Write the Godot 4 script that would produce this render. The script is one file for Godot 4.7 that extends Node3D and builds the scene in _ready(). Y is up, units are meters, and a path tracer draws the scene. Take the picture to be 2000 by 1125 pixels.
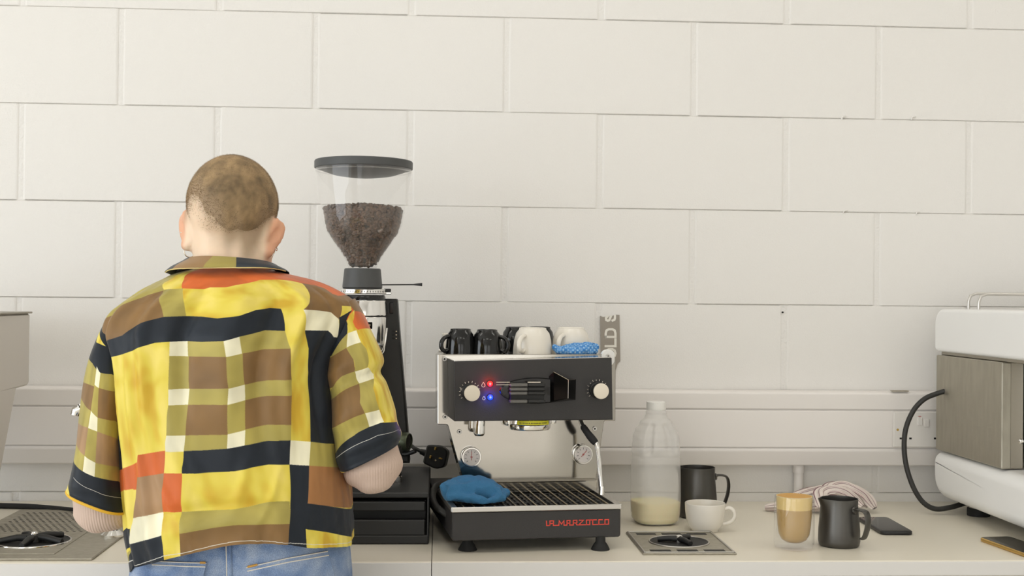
extends Node3D
# A barista at a coffee bar in front of a painted block wall. Metres, y up; the wall stands at z = 0, the worktop is 0.91 high.

const TOP := 0.91                       # height of the worktop
const PANEL_ENERGY := 0.62             # of the six ceiling panels
const FOCAL := 2400.0                   # focal length in pixels of the 2000 x 1125 frame
var eye := Transform3D()
var m := {}

# ---------------------------------------------------------------- mesh building
class MB:
	var v := PackedVector3Array()
	var t := PackedVector2Array()
	var c := PackedColorArray()
	var colored := false
	var flat := {}                       # triangles that keep their own flat normal
	var col := Color.WHITE

	func tri(a: Vector3, b: Vector3, d: Vector3, ta := Vector2.ZERO, tb := Vector2.ZERO, td := Vector2.ZERO) -> void:
		v.append(a); v.append(b); v.append(d)
		t.append(ta); t.append(tb); t.append(td)
		if colored:
			c.append(col); c.append(col); c.append(col)

	func quad(a: Vector3, b: Vector3, d: Vector3, e: Vector3, ta := Vector2.ZERO, tb := Vector2.ZERO, td := Vector2.ZERO, te := Vector2.ZERO) -> void:
		tri(a, b, d, ta, tb, td)
		tri(a, d, e, ta, td, te)

	func poly_out(p: Array, away: Vector3) -> void:      # a convex polygon that faces away from a point
		var mid := Vector3.ZERO
		for q in p:
			mid += q
		mid /= p.size()
		var n: Vector3 = (p[1] - p[0]).cross(p[2] - p[0])
		var q: Array = p
		if n.dot(mid - away) < 0.0:
			q = p.duplicate()
			q.reverse()
		for i in range(1, q.size() - 1):
			tri(q[0], q[i], q[i + 1])

	func move(x: Transform3D) -> MB:
		for i in v.size():
			v[i] = x * v[i]
		return self

	func add(o: MB, x := Transform3D()) -> MB:
		for i in o.v.size():
			v.append(x * o.v[i])
			t.append(o.t[i])
			if colored:
				c.append(col if not o.colored else o.c[i])
		return self

	func mesh(angle := 40.0, closed := true) -> ArrayMesh:
		var n := v.size() / 3
		if closed:
			var vol := 0.0
			for i in n:
				vol += v[3 * i].dot(v[3 * i + 1].cross(v[3 * i + 2]))
			if vol < 0.0:
				for i in n:
					var s := v[3 * i + 1]
					v[3 * i + 1] = v[3 * i + 2]
					v[3 * i + 2] = s
					var st := t[3 * i + 1]
					t[3 * i + 1] = t[3 * i + 2]
					t[3 * i + 2] = st
					if colored:
						var sc := c[3 * i + 1]
						c[3 * i + 1] = c[3 * i + 2]
						c[3 * i + 2] = sc
		var big := PackedVector3Array()
		var unit := PackedVector3Array()
		big.resize(n)
		unit.resize(n)
		var at := {}
		var keys := []
		keys.resize(3 * n)
		for i in n:
			var f := (v[3 * i + 1] - v[3 * i]).cross(v[3 * i + 2] - v[3 * i])
			big[i] = f
			unit[i] = f.normalized()
			for k in 3:
				var key := Vector3i(v[3 * i + k] * 20000.0)
				keys[3 * i + k] = key
				if at.has(key):
					at[key].append(i)
				else:
					at[key] = [i]
		var cosa := cos(deg_to_rad(angle))
		var nn := PackedVector3Array()
		nn.resize(3 * n)
		for i in n:
			for k in 3:
				if flat.has(i):
					nn[3 * i + k] = unit[i]
					continue
				var s := Vector3.ZERO
				for j in at[keys[3 * i + k]]:
					if unit[j].dot(unit[i]) >= cosa:
						s += big[j]
				nn[3 * i + k] = s.normalized() if s.length_squared() > 0.0 else unit[i]
		# Godot's front faces run clockwise
		var pv := PackedVector3Array()
		var pn := PackedVector3Array()
		var pt := PackedVector2Array()
		var pc := PackedColorArray()
		pv.resize(3 * n); pn.resize(3 * n); pt.resize(3 * n)
		if colored:
			pc.resize(3 * n)
		for i in n:
			for k in 3:
				var from = 3 * i + [0, 2, 1][k]
				pv[3 * i + k] = v[from]
				pn[3 * i + k] = nn[from]
				pt[3 * i + k] = t[from]
				if colored:
					pc[3 * i + k] = c[from]
		var a := []
		a.resize(Mesh.ARRAY_MAX)
		a[Mesh.ARRAY_VERTEX] = pv
		a[Mesh.ARRAY_NORMAL] = pn
		a[Mesh.ARRAY_TEX_UV] = pt
		if colored:
			a[Mesh.ARRAY_COLOR] = pc
		var out := ArrayMesh.new()
		out.add_surface_from_arrays(Mesh.PRIMITIVE_TRIANGLES, a)
		return out


func box(s: MB, mid: Vector3, size: Vector3, b := 0.002, x := Transform3D()) -> MB:   # a box with bevelled edges
	var h := size / 2.0
	b = minf(b, minf(h.x, minf(h.y, h.z)) * 0.95)
	var cn := func(sx: int, sy: int, sz: int, keep: int) -> Vector3:
		var p := Vector3(h.x, h.y, h.z)
		for k in 3:
			if k != keep:
				p[k] -= b
		return x * (mid + Vector3(p.x * sx, p.y * sy, p.z * sz))
	var from := x * mid
	for ax in 3:
		for sg in [-1, 1]:
			var q := []
			for w in [[-1, -1], [1, -1], [1, 1], [-1, 1]]:
				var d := [0, 0, 0]
				d[ax] = sg
				d[(ax + 1) % 3] = w[0]
				d[(ax + 2) % 3] = w[1]
				q.append(cn.call(d[0], d[1], d[2], ax))
			s.poly_out(q, from)
	if b > 0.00001:
		for ax in 3:
			for w in [[-1, -1], [1, -1], [1, 1], [-1, 1]]:
				var q := []
				for e in [[-1, 1], [1, 1], [1, 2], [-1, 2]]:
					var d := [0, 0, 0]
					d[ax] = e[0]
					d[(ax + 1) % 3] = w[0]
					d[(ax + 2) % 3] = w[1]
					q.append(cn.call(d[0], d[1], d[2], (ax + e[1]) % 3))
				s.poly_out(q, from)
		for sx in [-1, 1]:
			for sy in [-1, 1]:
				for sz in [-1, 1]:
					s.poly_out([cn.call(sx, sy, sz, 0), cn.call(sx, sy, sz, 1), cn.call(sx, sy, sz, 2)], from)
	return s


func bx(mid: Vector3, size: Vector3, b := 0.002, x := Transform3D()) -> MB:
	return box(MB.new(), mid, size, b, x)


func lathe(s: MB, prof: Array, seg := 40, x := Transform3D()) -> MB:       # profile of (radius, height), turned about y
	for i in prof.size() - 1:
		var p: Vector2 = prof[i]
		var q: Vector2 = prof[i + 1]
		for k in seg:
			var a := TAU * k / seg
			var b := TAU * (k + 1) / seg
			var p0 := x * Vector3(p.x * cos(a), p.y, -p.x * sin(a))
			var p1 := x * Vector3(p.x * cos(b), p.y, -p.x * sin(b))
			var q0 := x * Vector3(q.x * cos(a), q.y, -q.x * sin(a))
			var q1 := x * Vector3(q.x * cos(b), q.y, -q.x * sin(b))
			var u0 := float(k) / seg
			var u1 := float(k + 1) / seg
			if p.x > 1e-6:
				s.tri(p0, p1, q1, Vector2(u0, p.y), Vector2(u1, p.y), Vector2(u1, q.y))
			if q.x > 1e-6:
				s.tri(p0, q1, q0, Vector2(u0, p.y), Vector2(u1, q.y), Vector2(u0, q.y))
	return s


func lt(prof: Array, seg := 40, x := Transform3D()) -> MB:
	return lathe(MB.new(), prof, seg, x)


func curve(pts: Array, each := 6) -> Array:                 # a smooth line through the points
	var out := []
	for i in pts.size() - 1:
		var a: Vector3 = pts[maxi(i - 1, 0)]
		var b: Vector3 = pts[i]
		var c: Vector3 = pts[i + 1]
		var d: Vector3 = pts[mini(i + 2, pts.size() - 1)]
		for k in each:
			out.append(b.cubic_interpolate(c, a, d, float(k) / each))
	out.append(pts[-1])
	return out


func tube(s: MB, pts: Array, r, seg := 12, x := Transform3D(), flat := Vector2.ONE) -> MB:
	var up := Vector3.UP
	var rings := []
	var dir := Vector3.ZERO
	for i in pts.size():
		var a: Vector3 = pts[maxi(i - 1, 0)]
		var b: Vector3 = pts[mini(i + 1, pts.size() - 1)]
		var d := (b - a).normalized()
		if i == 0:
			up = Vector3.UP if absf(d.y) < 0.9 else Vector3.RIGHT
		up = (up - d * up.dot(d)).normalized()
		var side := d.cross(up)
		var rr: float = r[i] if r is Array else r
		var ring := []
		for k in seg:
			var an := TAU * k / seg
			ring.append(x * (pts[i] + (up * cos(an) * flat.x + side * sin(an) * flat.y) * rr))
		rings.append(ring)
	for i in rings.size() - 1:
		for k in seg:
			var j := (k + 1) % seg
			s.quad(rings[i][k], rings[i][j], rings[i + 1][j], rings[i + 1][k])
	var c0: Vector3 = x * pts[0]
	var c1: Vector3 = x * pts[-1]
	for k in seg:
		var j := (k + 1) % seg
		s.tri(c0, rings[0][j], rings[0][k])
		s.tri(c1, rings[-1][k], rings[-1][j])
	return s


func tb(pts: Array, r, seg := 12, x := Transform3D(), flat := Vector2.ONE) -> MB:
	return tube(MB.new(), pts, r, seg, x, flat)


func ring(s: MB, mid: Vector3, axis: Vector3, radius: float, r: float, seg := 28, sub := 10, part := 1.0, start := 0.0) -> MB:  # a torus or an arc of one
	var a := axis.normalized()
	var e := (Vector3.UP if absf(a.y) < 0.9 else Vector3.RIGHT)
	e = (e - a * e.dot(a)).normalized()
	var g := a.cross(e)
	var pts := []
	for k in seg + 1:
		var an := start + TAU * part * k / seg
		pts.append(mid + (e * cos(an) + g * sin(an)) * radius)
	if part < 1.0:
		return tube(s, pts, r, sub)
	for k in seg:
		var q := []
		for w in [k, (k + 1) % seg]:
			var an = TAU * w / seg
			var out := e * cos(an) + g * sin(an)
			var row := []
			for i in sub:
				var b := TAU * i / sub
				row.append(mid + out * (radius + r * cos(b)) + a * r * sin(b))
			q.append(row)
		for i in sub:
			var j := (i + 1) % sub
			s.quad(q[0][i], q[1][i], q[1][j], q[0][j])
	return s


func extrude(s: MB, poly: Array, z0: float, z1: float, b := 0.0, x := Transform3D()) -> MB:   # an outline in x and y, given depth in z
	var p := PackedVector2Array(poly)
	var n := p.size()
	var area := 0.0
	for i in n:
		area += p[i].cross(p[(i + 1) % n])
	if area < 0.0:
		p.reverse()
	var inset := func(by: float) -> PackedVector2Array:
		var q := PackedVector2Array()
		for i in n:
			var d0 := (p[i] - p[(i + n - 1) % n]).normalized()
			var d1 := (p[(i + 1) % n] - p[i]).normalized()
			var o := Vector2(-d0.y, d0.x) + Vector2(-d1.y, d1.x)
			o = o.normalized() / maxf(0.4, o.length() / 2.0) if o.length() > 0.01 else Vector2.ZERO
			q.append(p[i] + o * by)
		return q
	var steps := 0 if b <= 0.0 else (1 if b < 0.005 else 5)
	var rows := []          # insets by depth, round at the edges
	for k in range(steps, -1, -1):
		var a := PI / 2 * k / maxi(steps, 1)
		rows.append([z0 + b * (1.0 - sin(a)), inset.call(b * (1.0 - cos(a))) if b > 0.0 else p])
	for k in steps + 1:
		var a := PI / 2 * k / maxi(steps, 1)
		rows.append([z1 - b * (1.0 - sin(a)), inset.call(b * (1.0 - cos(a))) if b > 0.0 else p])
	for r in rows.size() - 1:
		var lo: PackedVector2Array = rows[r][1]
		var hi: PackedVector2Array = rows[r + 1][1]
		if rows[r + 1][0] - rows[r][0] < 1e-7:
			continue
		for i in n:
			var j := (i + 1) % n
			s.quad(x * Vector3(lo[i].x, lo[i].y, rows[r][0]), x * Vector3(lo[j].x, lo[j].y, rows[r][0]), x * Vector3(hi[j].x, hi[j].y, rows[r + 1][0]), x * Vector3(hi[i].x, hi[i].y, rows[r + 1][0]))
	var cap: PackedVector2Array = rows[0][1]
	var idx := Geometry2D.triangulate_polygon(cap)
	if idx.is_empty():                  # tight corners can cross over: a fan does as well
		var mid := Vector2.ZERO
		for q in cap:
			mid += q / cap.size()
		cap.append(mid)
		for i in n:
			idx.append_array([i, (i + 1) % n, n])
	for i in range(0, idx.size(), 3):
		var q := [cap[idx[i]], cap[idx[i + 1]], cap[idx[i + 2]]]
		if (q[1] - q[0]).cross(q[2] - q[0]) < 0.0:
			q = [q[0], q[2], q[1]]
		s.flat[s.v.size() / 3] = true
		s.tri(x * Vector3(q[0].x, q[0].y, z1), x * Vector3(q[1].x, q[1].y, z1), x * Vector3(q[2].x, q[2].y, z1), q[0], q[1], q[2])
		s.flat[s.v.size() / 3] = true
		s.tri(x * Vector3(q[0].x, q[0].y, z0), x * Vector3(q[2].x, q[2].y, z0), x * Vector3(q[1].x, q[1].y, z0), q[0], q[2], q[1])
	return s


func ex(poly: Array, z0: float, z1: float, b := 0.0, x := Transform3D()) -> MB:
	return extrude(MB.new(), poly, z0, z1, b, x)


func rounded(w: float, h: float, r: float, mid := Vector2.ZERO, n := 6) -> Array:
	var out := []
	for k in 4:
		var c := mid + Vector2((w / 2 - r) * [1, -1, -1, 1][k], (h / 2 - r) * [1, 1, -1, -1][k])
		for i in n + 1:
			var a := PI / 2 * (k + float(i) / n)
			out.append(c + Vector2(cos(a), sin(a)) * r)
	return out


func round_corners(p: Array, radii: Array, n := 6) -> Array:      # an outline with each corner rounded
	var out := []
	for i in p.size():
		var a: Vector2 = p[(i + p.size() - 1) % p.size()]
		var b: Vector2 = p[i]
		var c: Vector2 = p[(i + 1) % p.size()]
		var r: float = radii[i]
		if r <= 0.0:
			out.append(b)
			continue
		var s := b + (a - b).normalized() * r
		var e := b + (c - b).normalized() * r
		for k in n + 1:
			var w := float(k) / n
			out.append(s.lerp(b, w).lerp(b.lerp(e, w), w))
	return out


func strokes(s: MB, lines: Array, w: float, d: float, x := Transform3D()) -> MB:      # lettering drawn as bars, with mitred joints
	for line in lines:
		var n: int = line.size()
		var l := []
		var r := []
		for i in n:
			var a: Vector2 = line[maxi(i - 1, 0)]
			var b: Vector2 = line[i]
			var c: Vector2 = line[mini(i + 1, n - 1)]
			var d0 := (b - a).normalized() if i > 0 else (c - b).normalized()
			var d1 := (c - b).normalized() if i < n - 1 else d0
			var o := Vector2(-d0.y, d0.x) + Vector2(-d1.y, d1.x)
			o = o.normalized() / maxf(0.5, o.length() / 2.0)
			var e := Vector2.ZERO
			if i == 0:
				e = -d0 * w / 2
			elif i == n - 1:
				e = d0 * w / 2
			l.append(b + e + o * w / 2)
			r.append(b + e - o * w / 2)
		for i in n - 1:
			var q := [l[i], r[i], r[i + 1], l[i + 1]]
			var lo := q.map(func(k): return x * Vector3(k.x, k.y, 0))
			var hi := q.map(func(k): return x * Vector3(k.x, k.y, d))
			var mid: Vector3 = (lo[0] + lo[2] + hi[0] + hi[2]) / 4
			s.poly_out(hi, mid)
			for k in 4:
				s.poly_out([lo[k], lo[(k + 1) % 4], hi[(k + 1) % 4], hi[k]], mid)
	return s


# a smooth skin round a distance field: one point in each cell that it crosses, one quad round each crossed edge
func skin(s: MB, f: Callable, lo: Vector3, hi: Vector3, h: float, tint = null) -> MB:
	var nx := int(ceil((hi.x - lo.x) / h / 4.0)) * 4 + 1
	var ny := int(ceil((hi.y - lo.y) / h / 4.0)) * 4 + 1
	var nz := int(ceil((hi.z - lo.z) / h / 4.0)) * 4 + 1
	var d := PackedFloat32Array()
	d.resize(nx * ny * nz)
	d.fill(1.0)
	var sy := nx
	var sz := nx * ny
	var near := []
	for z in range(0, nz, 4):
		for y in range(0, ny, 4):
			for x in range(0, nx, 4):
				var at := lo + Vector3(x + 1.5, y + 1.5, z + 1.5) * h
				var far: float = f.call(at)
				var whole := absf(far) < 4.5 * h
				if whole:
					near.append(Vector3i(x, y, z))
				for k in range(z, mini(z + 4, nz)):
					for j in range(y, mini(y + 4, ny)):
						for i in range(x, mini(x + 4, nx)):
							d[i + j * sy + k * sz] = f.call(lo + Vector3(i, j, k) * h) if whole else far
	var id := PackedInt32Array()
	id.resize(nx * ny * nz)
	id.fill(-1)
	var pts := PackedVector3Array()
	var off := [0, 1, sy, sy + 1, sz, sz + 1, sz + sy, sz + sy + 1]
	var edges := [[0, 1], [2, 3], [4, 5], [6, 7], [0, 2], [1, 3], [4, 6], [5, 7], [0, 4], [1, 5], [2, 6], [3, 7]]
	var cells := []
	for b in near:
		for k in range(maxi(b.z - 1, 0), mini(b.z + 4, nz - 1)):
			for j in range(maxi(b.y - 1, 0), mini(b.y + 4, ny - 1)):
				for i in range(maxi(b.x - 1, 0), mini(b.x + 4, nx - 1)):
					var o: int = i + j * sy + k * sz
					if id[o] >= 0:
						continue
					var inside := 0
					for q in 8:
						if d[o + off[q]] < 0.0:
							inside += 1
					if inside == 0 or inside == 8:
						continue
					var sum := Vector3.ZERO
					var n := 0
					for e in edges:
						var a := d[o + off[e[0]]]
						var c := d[o + off[e[1]]]
						if (a < 0.0) != (c < 0.0):
							var w := a / (a - c)
							var p0 := Vector3(e[0] & 1, (e[0] >> 1) & 1, e[0] >> 2)
							var p1 := Vector3(e[1] & 1, (e[1] >> 1) & 1, e[1] >> 2)
							sum += p0.lerp(p1, w)
							n += 1
					id[o] = pts.size()
					pts.append(lo + (Vector3(i, j, k) + sum / n) * h)
					cells.append(o)
	var cols := PackedColorArray()
	if tint != null:
		s.colored = true
		for p in pts:
			cols.append(tint.call(p))
	var put := func(a: int, b: int, c: int) -> void:
		s.v.append(pts[a]); s.v.append(pts[b]); s.v.append(pts[c])
		for q in [a, b, c]:
			s.t.append(Vector2.ZERO)
			if s.colored:
				s.c.append(cols[q] if tint != null else s.col)
	for o in cells:
		for ax in 3:
			var step: int = [1, sy, sz][ax]
			var u: int = [sy, sz, 1][ax]
			var w: int = [sz, 1, sy][ax]
			var a := d[o]
			var b := d[o + step]
			if (a < 0.0) == (b < 0.0) or o - u - w < 0:
				continue
			var q := [id[o], id[o - u], id[o - u - w], id[o - w]]
			if q.min() < 0:
				continue
			if a < 0.0:
				put.call(q[0], q[1], q[2])
				put.call(q[0], q[2], q[3])
			else:
				put.call(q[0], q[2], q[1])
				put.call(q[0], q[3], q[2])
	return s


func cap(p: Vector3, a: Vector3, b: Vector3, ra: float, rb: float) -> float:      # distance to a tapered capsule
	var ab := b - a
	var k := clampf((p - a).dot(ab) / ab.length_squared(), 0.0, 1.0)
	return p.distance_to(a + ab * k) - lerpf(ra, rb, k)


func egg(p: Vector3, r: Vector3) -> float:                                       # distance to an ellipsoid, nearly
	var k0 := (p / r).length()
	var k1 := (p / (r * r)).length()
	return k0 * (k0 - 1.0) / k1 if k1 > 1e-9 else -minf(r.x, minf(r.y, r.z))


func smin(a: float, b: float, k: float) -> float:
	var h := maxf(k - absf(a - b), 0.0) / k
	return minf(a, b) - h * h * k * 0.25


# ---------------------------------------------------------------- things, parts, the setting
func thing(called: String, label: String, category: String, at := Vector3.ZERO, turn := 0.0, group := "") -> Node3D:
	var o := Node3D.new()
	o.name = called
	add_child(o, true)
	o.position = at
	o.rotation.y = turn
	return tag(o, label, category, group)


func tag(o: Node3D, label: String, category: String, group := "") -> Node3D:
	o.set_meta("label", label)
	o.set_meta("category", category)
	if group:
		o.set_meta("group", group)
	return o


# one named mesh; «world» says that its points are given in the room's axes and not in its parent's
func part(called: String, s: MB, mat: Material, parent: Node3D = null, angle := 40.0, closed := true, world := false) -> MeshInstance3D:
	var o := MeshInstance3D.new()
	o.name = called
	if parent == null:
		parent = self
	if world and parent != self:
		s.move(parent.global_transform.affine_inverse())
	o.mesh = s.mesh(angle, closed)
	o.material_override = mat
	parent.add_child(o, true)
	return o


func wpart(called: String, s: MB, mat: Material, parent: Node3D, angle := 40.0, closed := true) -> MeshInstance3D:
	return part(called, s, mat, parent, angle, closed, true)


func shared(called: String, mesh: Mesh, mat: Material, parent: Node3D, at: Transform3D) -> MeshInstance3D:
	var o := MeshInstance3D.new()
	o.name = called
	o.mesh = mesh
	o.material_override = mat
	o.transform = at
	parent.add_child(o, true)
	return o


func struct(called: String, s: MB, mat: Material, angle := 40.0) -> MeshInstance3D:
	var o := part(called, s, mat, self, angle)
	o.set_meta("kind", "structure")
	return o


func lift(o: MeshInstance3D, label: String) -> MeshInstance3D:
	o.set_meta("label", label)
	return o


# where the sight line through a point of the photograph meets an upright plane z, or a level h
func sight(x: float, y: float) -> Vector3:
	return eye.basis * Vector3((x - 1000.0) / FOCAL, -(y - 562.5) / FOCAL, -1.0)


func P(x: float, y: float, z: float) -> Vector3:
	var d := sight(x, y)
	return eye.origin + d * ((z - eye.origin.z) / d.z)


func C(x: float, y: float, h := TOP) -> Vector3:
	var d := sight(x, y)
	return eye.origin + d * ((h - eye.origin.y) / d.y)


func put_at(at: Vector3, turn := Vector3.ZERO, k := Vector3.ONE) -> Transform3D:
	return Transform3D(Basis.from_euler(turn).scaled_local(k), at)


# ---------------------------------------------------------------- materials
func mat(r: int, g: int, b: int, rough := 0.6, metal := 0.0) -> StandardMaterial3D:      # the colour as it would look on a screen
	var o := StandardMaterial3D.new()
	o.albedo_color = Color8(r, g, b)
	o.roughness = rough
	o.metallic = metal
	return o


func noise_tex(freq: float, seed_: int, size := 512, octaves := 4, kind := FastNoiseLite.TYPE_SIMPLEX_SMOOTH, ramp: Gradient = null, normal := false) -> NoiseTexture2D:
	var n := FastNoiseLite.new()
	n.noise_type = kind
	n.seed = seed_
	n.frequency = freq
	n.fractal_octaves = octaves
	var o := NoiseTexture2D.new()
	o.width = size
	o.height = size
	o.seamless = true
	o.noise = n
	if ramp:
		o.color_ramp = ramp
	o.as_normal_map = normal
	return o


func ramp2(a: Color, b: Color) -> Gradient:
	var g := Gradient.new()
	g.set_color(0, a)
	g.set_color(1, b)
	return g


func relief(o: StandardMaterial3D, tex: Texture2D, cm: float, scale: float, world := false) -> StandardMaterial3D:
	o.heightmap_enabled = true
	o.heightmap_texture = tex
	o.heightmap_scale = cm
	o.uv1_triplanar = true
	o.uv1_world_triplanar = world
	o.uv1_scale = Vector3.ONE * scale
	return o


func glow(o: StandardMaterial3D, c: Color, k: float) -> StandardMaterial3D:
	o.emission_enabled = true
	o.emission = c
	o.emission_energy_multiplier = k
	return o


func pane(r: int, g: int, b: int, a: float, rough := 0.03) -> StandardMaterial3D:
	var o := mat(r, g, b, rough)
	o.albedo_color.a = a
	o.transparency = BaseMaterial3D.TRANSPARENCY_ALPHA
	o.cull_mode = BaseMaterial3D.CULL_DISABLED
	return o


func materials() -> void:
	var fine := noise_tex(0.035, 3, 512, 4)
	var coarse := noise_tex(0.012, 5, 512, 5)
	var streak := noise_tex(0.02, 9, 512, 5)
	m.wall = relief(mat(234, 231, 226, 0.62), fine, 0.035, 11.0, true)
	m.mortar = relief(mat(232, 229, 224, 0.62), fine, 0.10, 6.0, true)
	m.plain_wall = mat(234, 232, 228, 0.8)
	m.ceiling = mat(238, 236, 232, 0.9)
	m.floor = mat(224, 218, 206, 0.5)
	m.diffuser = glow(mat(250, 250, 248, 0.6), Color(1.0, 0.97, 0.92), 1.5)
	m.frame = mat(236, 236, 232, 0.5)
	m.window_pane = pane(255, 255, 255, 0.04)
	m.trunking = mat(238, 233, 228, 0.42)
	m.socket = mat(232, 228, 222, 0.35)
	m.counter = relief(mat(236, 229, 212, 0.34), coarse, 0.004, 4.0, true)
	m.edge_band = mat(214, 211, 206, 0.4)
	m.cabinet = mat(214, 208, 196, 0.5)
	m.dark = mat(16, 16, 15, 0.6)
	m.brass = mat(190, 160, 90, 0.35, 1.0)
	m.chrome = mat(232, 230, 226, 0.1, 1.0)
	m.mirror = mat(188, 184, 176, 0.09, 1.0)
	m.steel = mat(206, 203, 198, 0.34, 1.0)
	m.steel_grey = mat(214, 208, 200, 0.45, 0.25)
	m.steel_dull = mat(160, 154, 142, 0.42, 1.0)
	m.grate = mat(176, 160, 126, 0.35, 1.0)
	m.steel_worn = mat(176, 171, 158, 0.38, 1.0)
	m.steel_worn.roughness_texture = noise_tex(0.01, 21, 512, 5, FastNoiseLite.TYPE_SIMPLEX_SMOOTH, ramp2(Color(0.55, 0.55, 0.55), Color(1, 1, 1)))
	m.steel_worn.roughness = 0.75
	m.steel_worn.uv1_triplanar = true
	m.steel_worn.uv1_scale = Vector3(9, 2, 9)
	m.black = mat(30, 30, 29, 0.5)
	m.black_panel = relief(mat(46, 44, 43, 0.5), fine, 0.01, 24.0)
	m.black_gloss = mat(14, 14, 14, 0.12)
	m.rubber = mat(24, 24, 23, 0.72)
	m.cable = mat(42, 41, 38, 0.5)
	m.charcoal = mat(74, 75, 75, 0.5)
	m.hopper = pane(250, 246, 240, 0.05, 0.02)
	m.glass = pane(252, 252, 250, 0.04, 0.02)
	m.bean = mat(66, 44, 30, 0.26)
	m.bean.vertex_color_use_as_albedo = true
	m.bean.albedo_color = Color.WHITE
	m.bean_core = mat(38, 26, 18, 0.8)
	m.white_enamel = mat(240, 239, 236, 0.32)
	m.ceramic = mat(236, 230, 218, 0.16)
	m.ceramic_black = mat(20, 20, 20, 0.1)
	m.knob = mat(232, 222, 204, 0.4)
	m.milk = mat(250, 234, 178, 0.5)
	m.milk.subsurf_scatter_enabled = true
	m.milk.subsurf_scatter_strength = 0.2
	m.bottle = mat(246, 244, 240, 0.35)
	m.bottle.albedo_color.a = 0.30
	m.bottle.transparency = BaseMaterial3D.TRANSPARENCY_ALPHA
	m.bottle_cap = mat(238, 236, 230, 0.4)
	m.steel_black = mat(88, 86, 82, 0.36, 0.75)
	m.steel_black_in = mat(20, 20, 19, 0.5, 0.3)
	m.coffee = mat(178, 140, 58, 0.4)
	m.foam = mat(226, 196, 116, 0.5)
	m.crema = mat(208, 154, 58, 0.5)
	m.phone = mat(30, 30, 31, 0.4)
	m.phone_glass = mat(14, 15, 17, 0.06)
	m.gold = mat(205, 170, 100, 0.3, 1.0)
	m.sign = mat(158, 150, 139, 0.7)
	m.sign_letter = mat(236, 232, 222, 0.7)
	m.red = mat(222, 72, 56, 0.5)
	m.label_yellow = mat(214, 208, 36, 0.5)
	m.gauge_face = mat(226, 218, 212, 0.4)
	m.gauge_red = mat(176, 60, 50, 0.5)
	m.towel = relief(mat(56, 116, 158, 0.95), noise_tex(0.09, 12, 256, 3), 0.12, 26.0)
	m.towel.rim_enabled = true
	m.towel.rim = 0.5
	m.print_black = mat(36, 34, 30, 0.6)
	m.green_ring = mat(78, 84, 66, 0.35, 0.6)
	m.jeans = mat(255, 255, 255, 0.85)
	m.thread = mat(222, 214, 200, 0.8)
	m.thread_gold = mat(196, 148, 70, 0.8)
	m.skin = mat(255, 255, 255, 0.48)
	m.skin.vertex_color_use_as_albedo = true
	m.skin.subsurf_scatter_enabled = true
	m.skin.subsurf_scatter_strength = 0.12
	m.hair = mat(255, 255, 255, 0.75)
	m.hair.vertex_color_use_as_albedo = true
	m.undershirt = mat(204, 180, 164, 0.85)
	m.undershirt = relief(m.undershirt, ribs(), 0.06, 30.0)
	m.silver = mat(226, 218, 204, 0.22, 1.0)
	m.shoe = mat(236, 232, 224, 0.6)
	m.sole = mat(220, 214, 204, 0.7)
	m.eye_white = mat(236, 232, 228, 0.2)
	var dg := Gradient.new()
	dg.offsets = PackedFloat32Array([0.0, 0.35, 0.6, 1.0])
	dg.colors = PackedColorArray([Color8(84, 108, 148), Color8(138, 164, 200), Color8(174, 192, 216), Color8(214, 222, 232)])
	m.jeans.albedo_texture = noise_tex(0.006, 31, 512, 6, FastNoiseLite.TYPE_SIMPLEX_SMOOTH, dg)
	m.jeans.detail_enabled = true
	m.jeans.detail_albedo = noise_tex(0.2, 33, 512, 2, FastNoiseLite.TYPE_SIMPLEX_SMOOTH, ramp2(Color(0.62, 0.64, 0.7), Color(1, 1, 1)))
	m.jeans.detail_blend_mode = BaseMaterial3D.BLEND_MODE_MUL
	relief(m.jeans, noise_tex(0.15, 34, 512, 3), 0.05, 5.0)
	m.jeans.detail_uv_layer = BaseMaterial3D.DETAIL_UV_1


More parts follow.
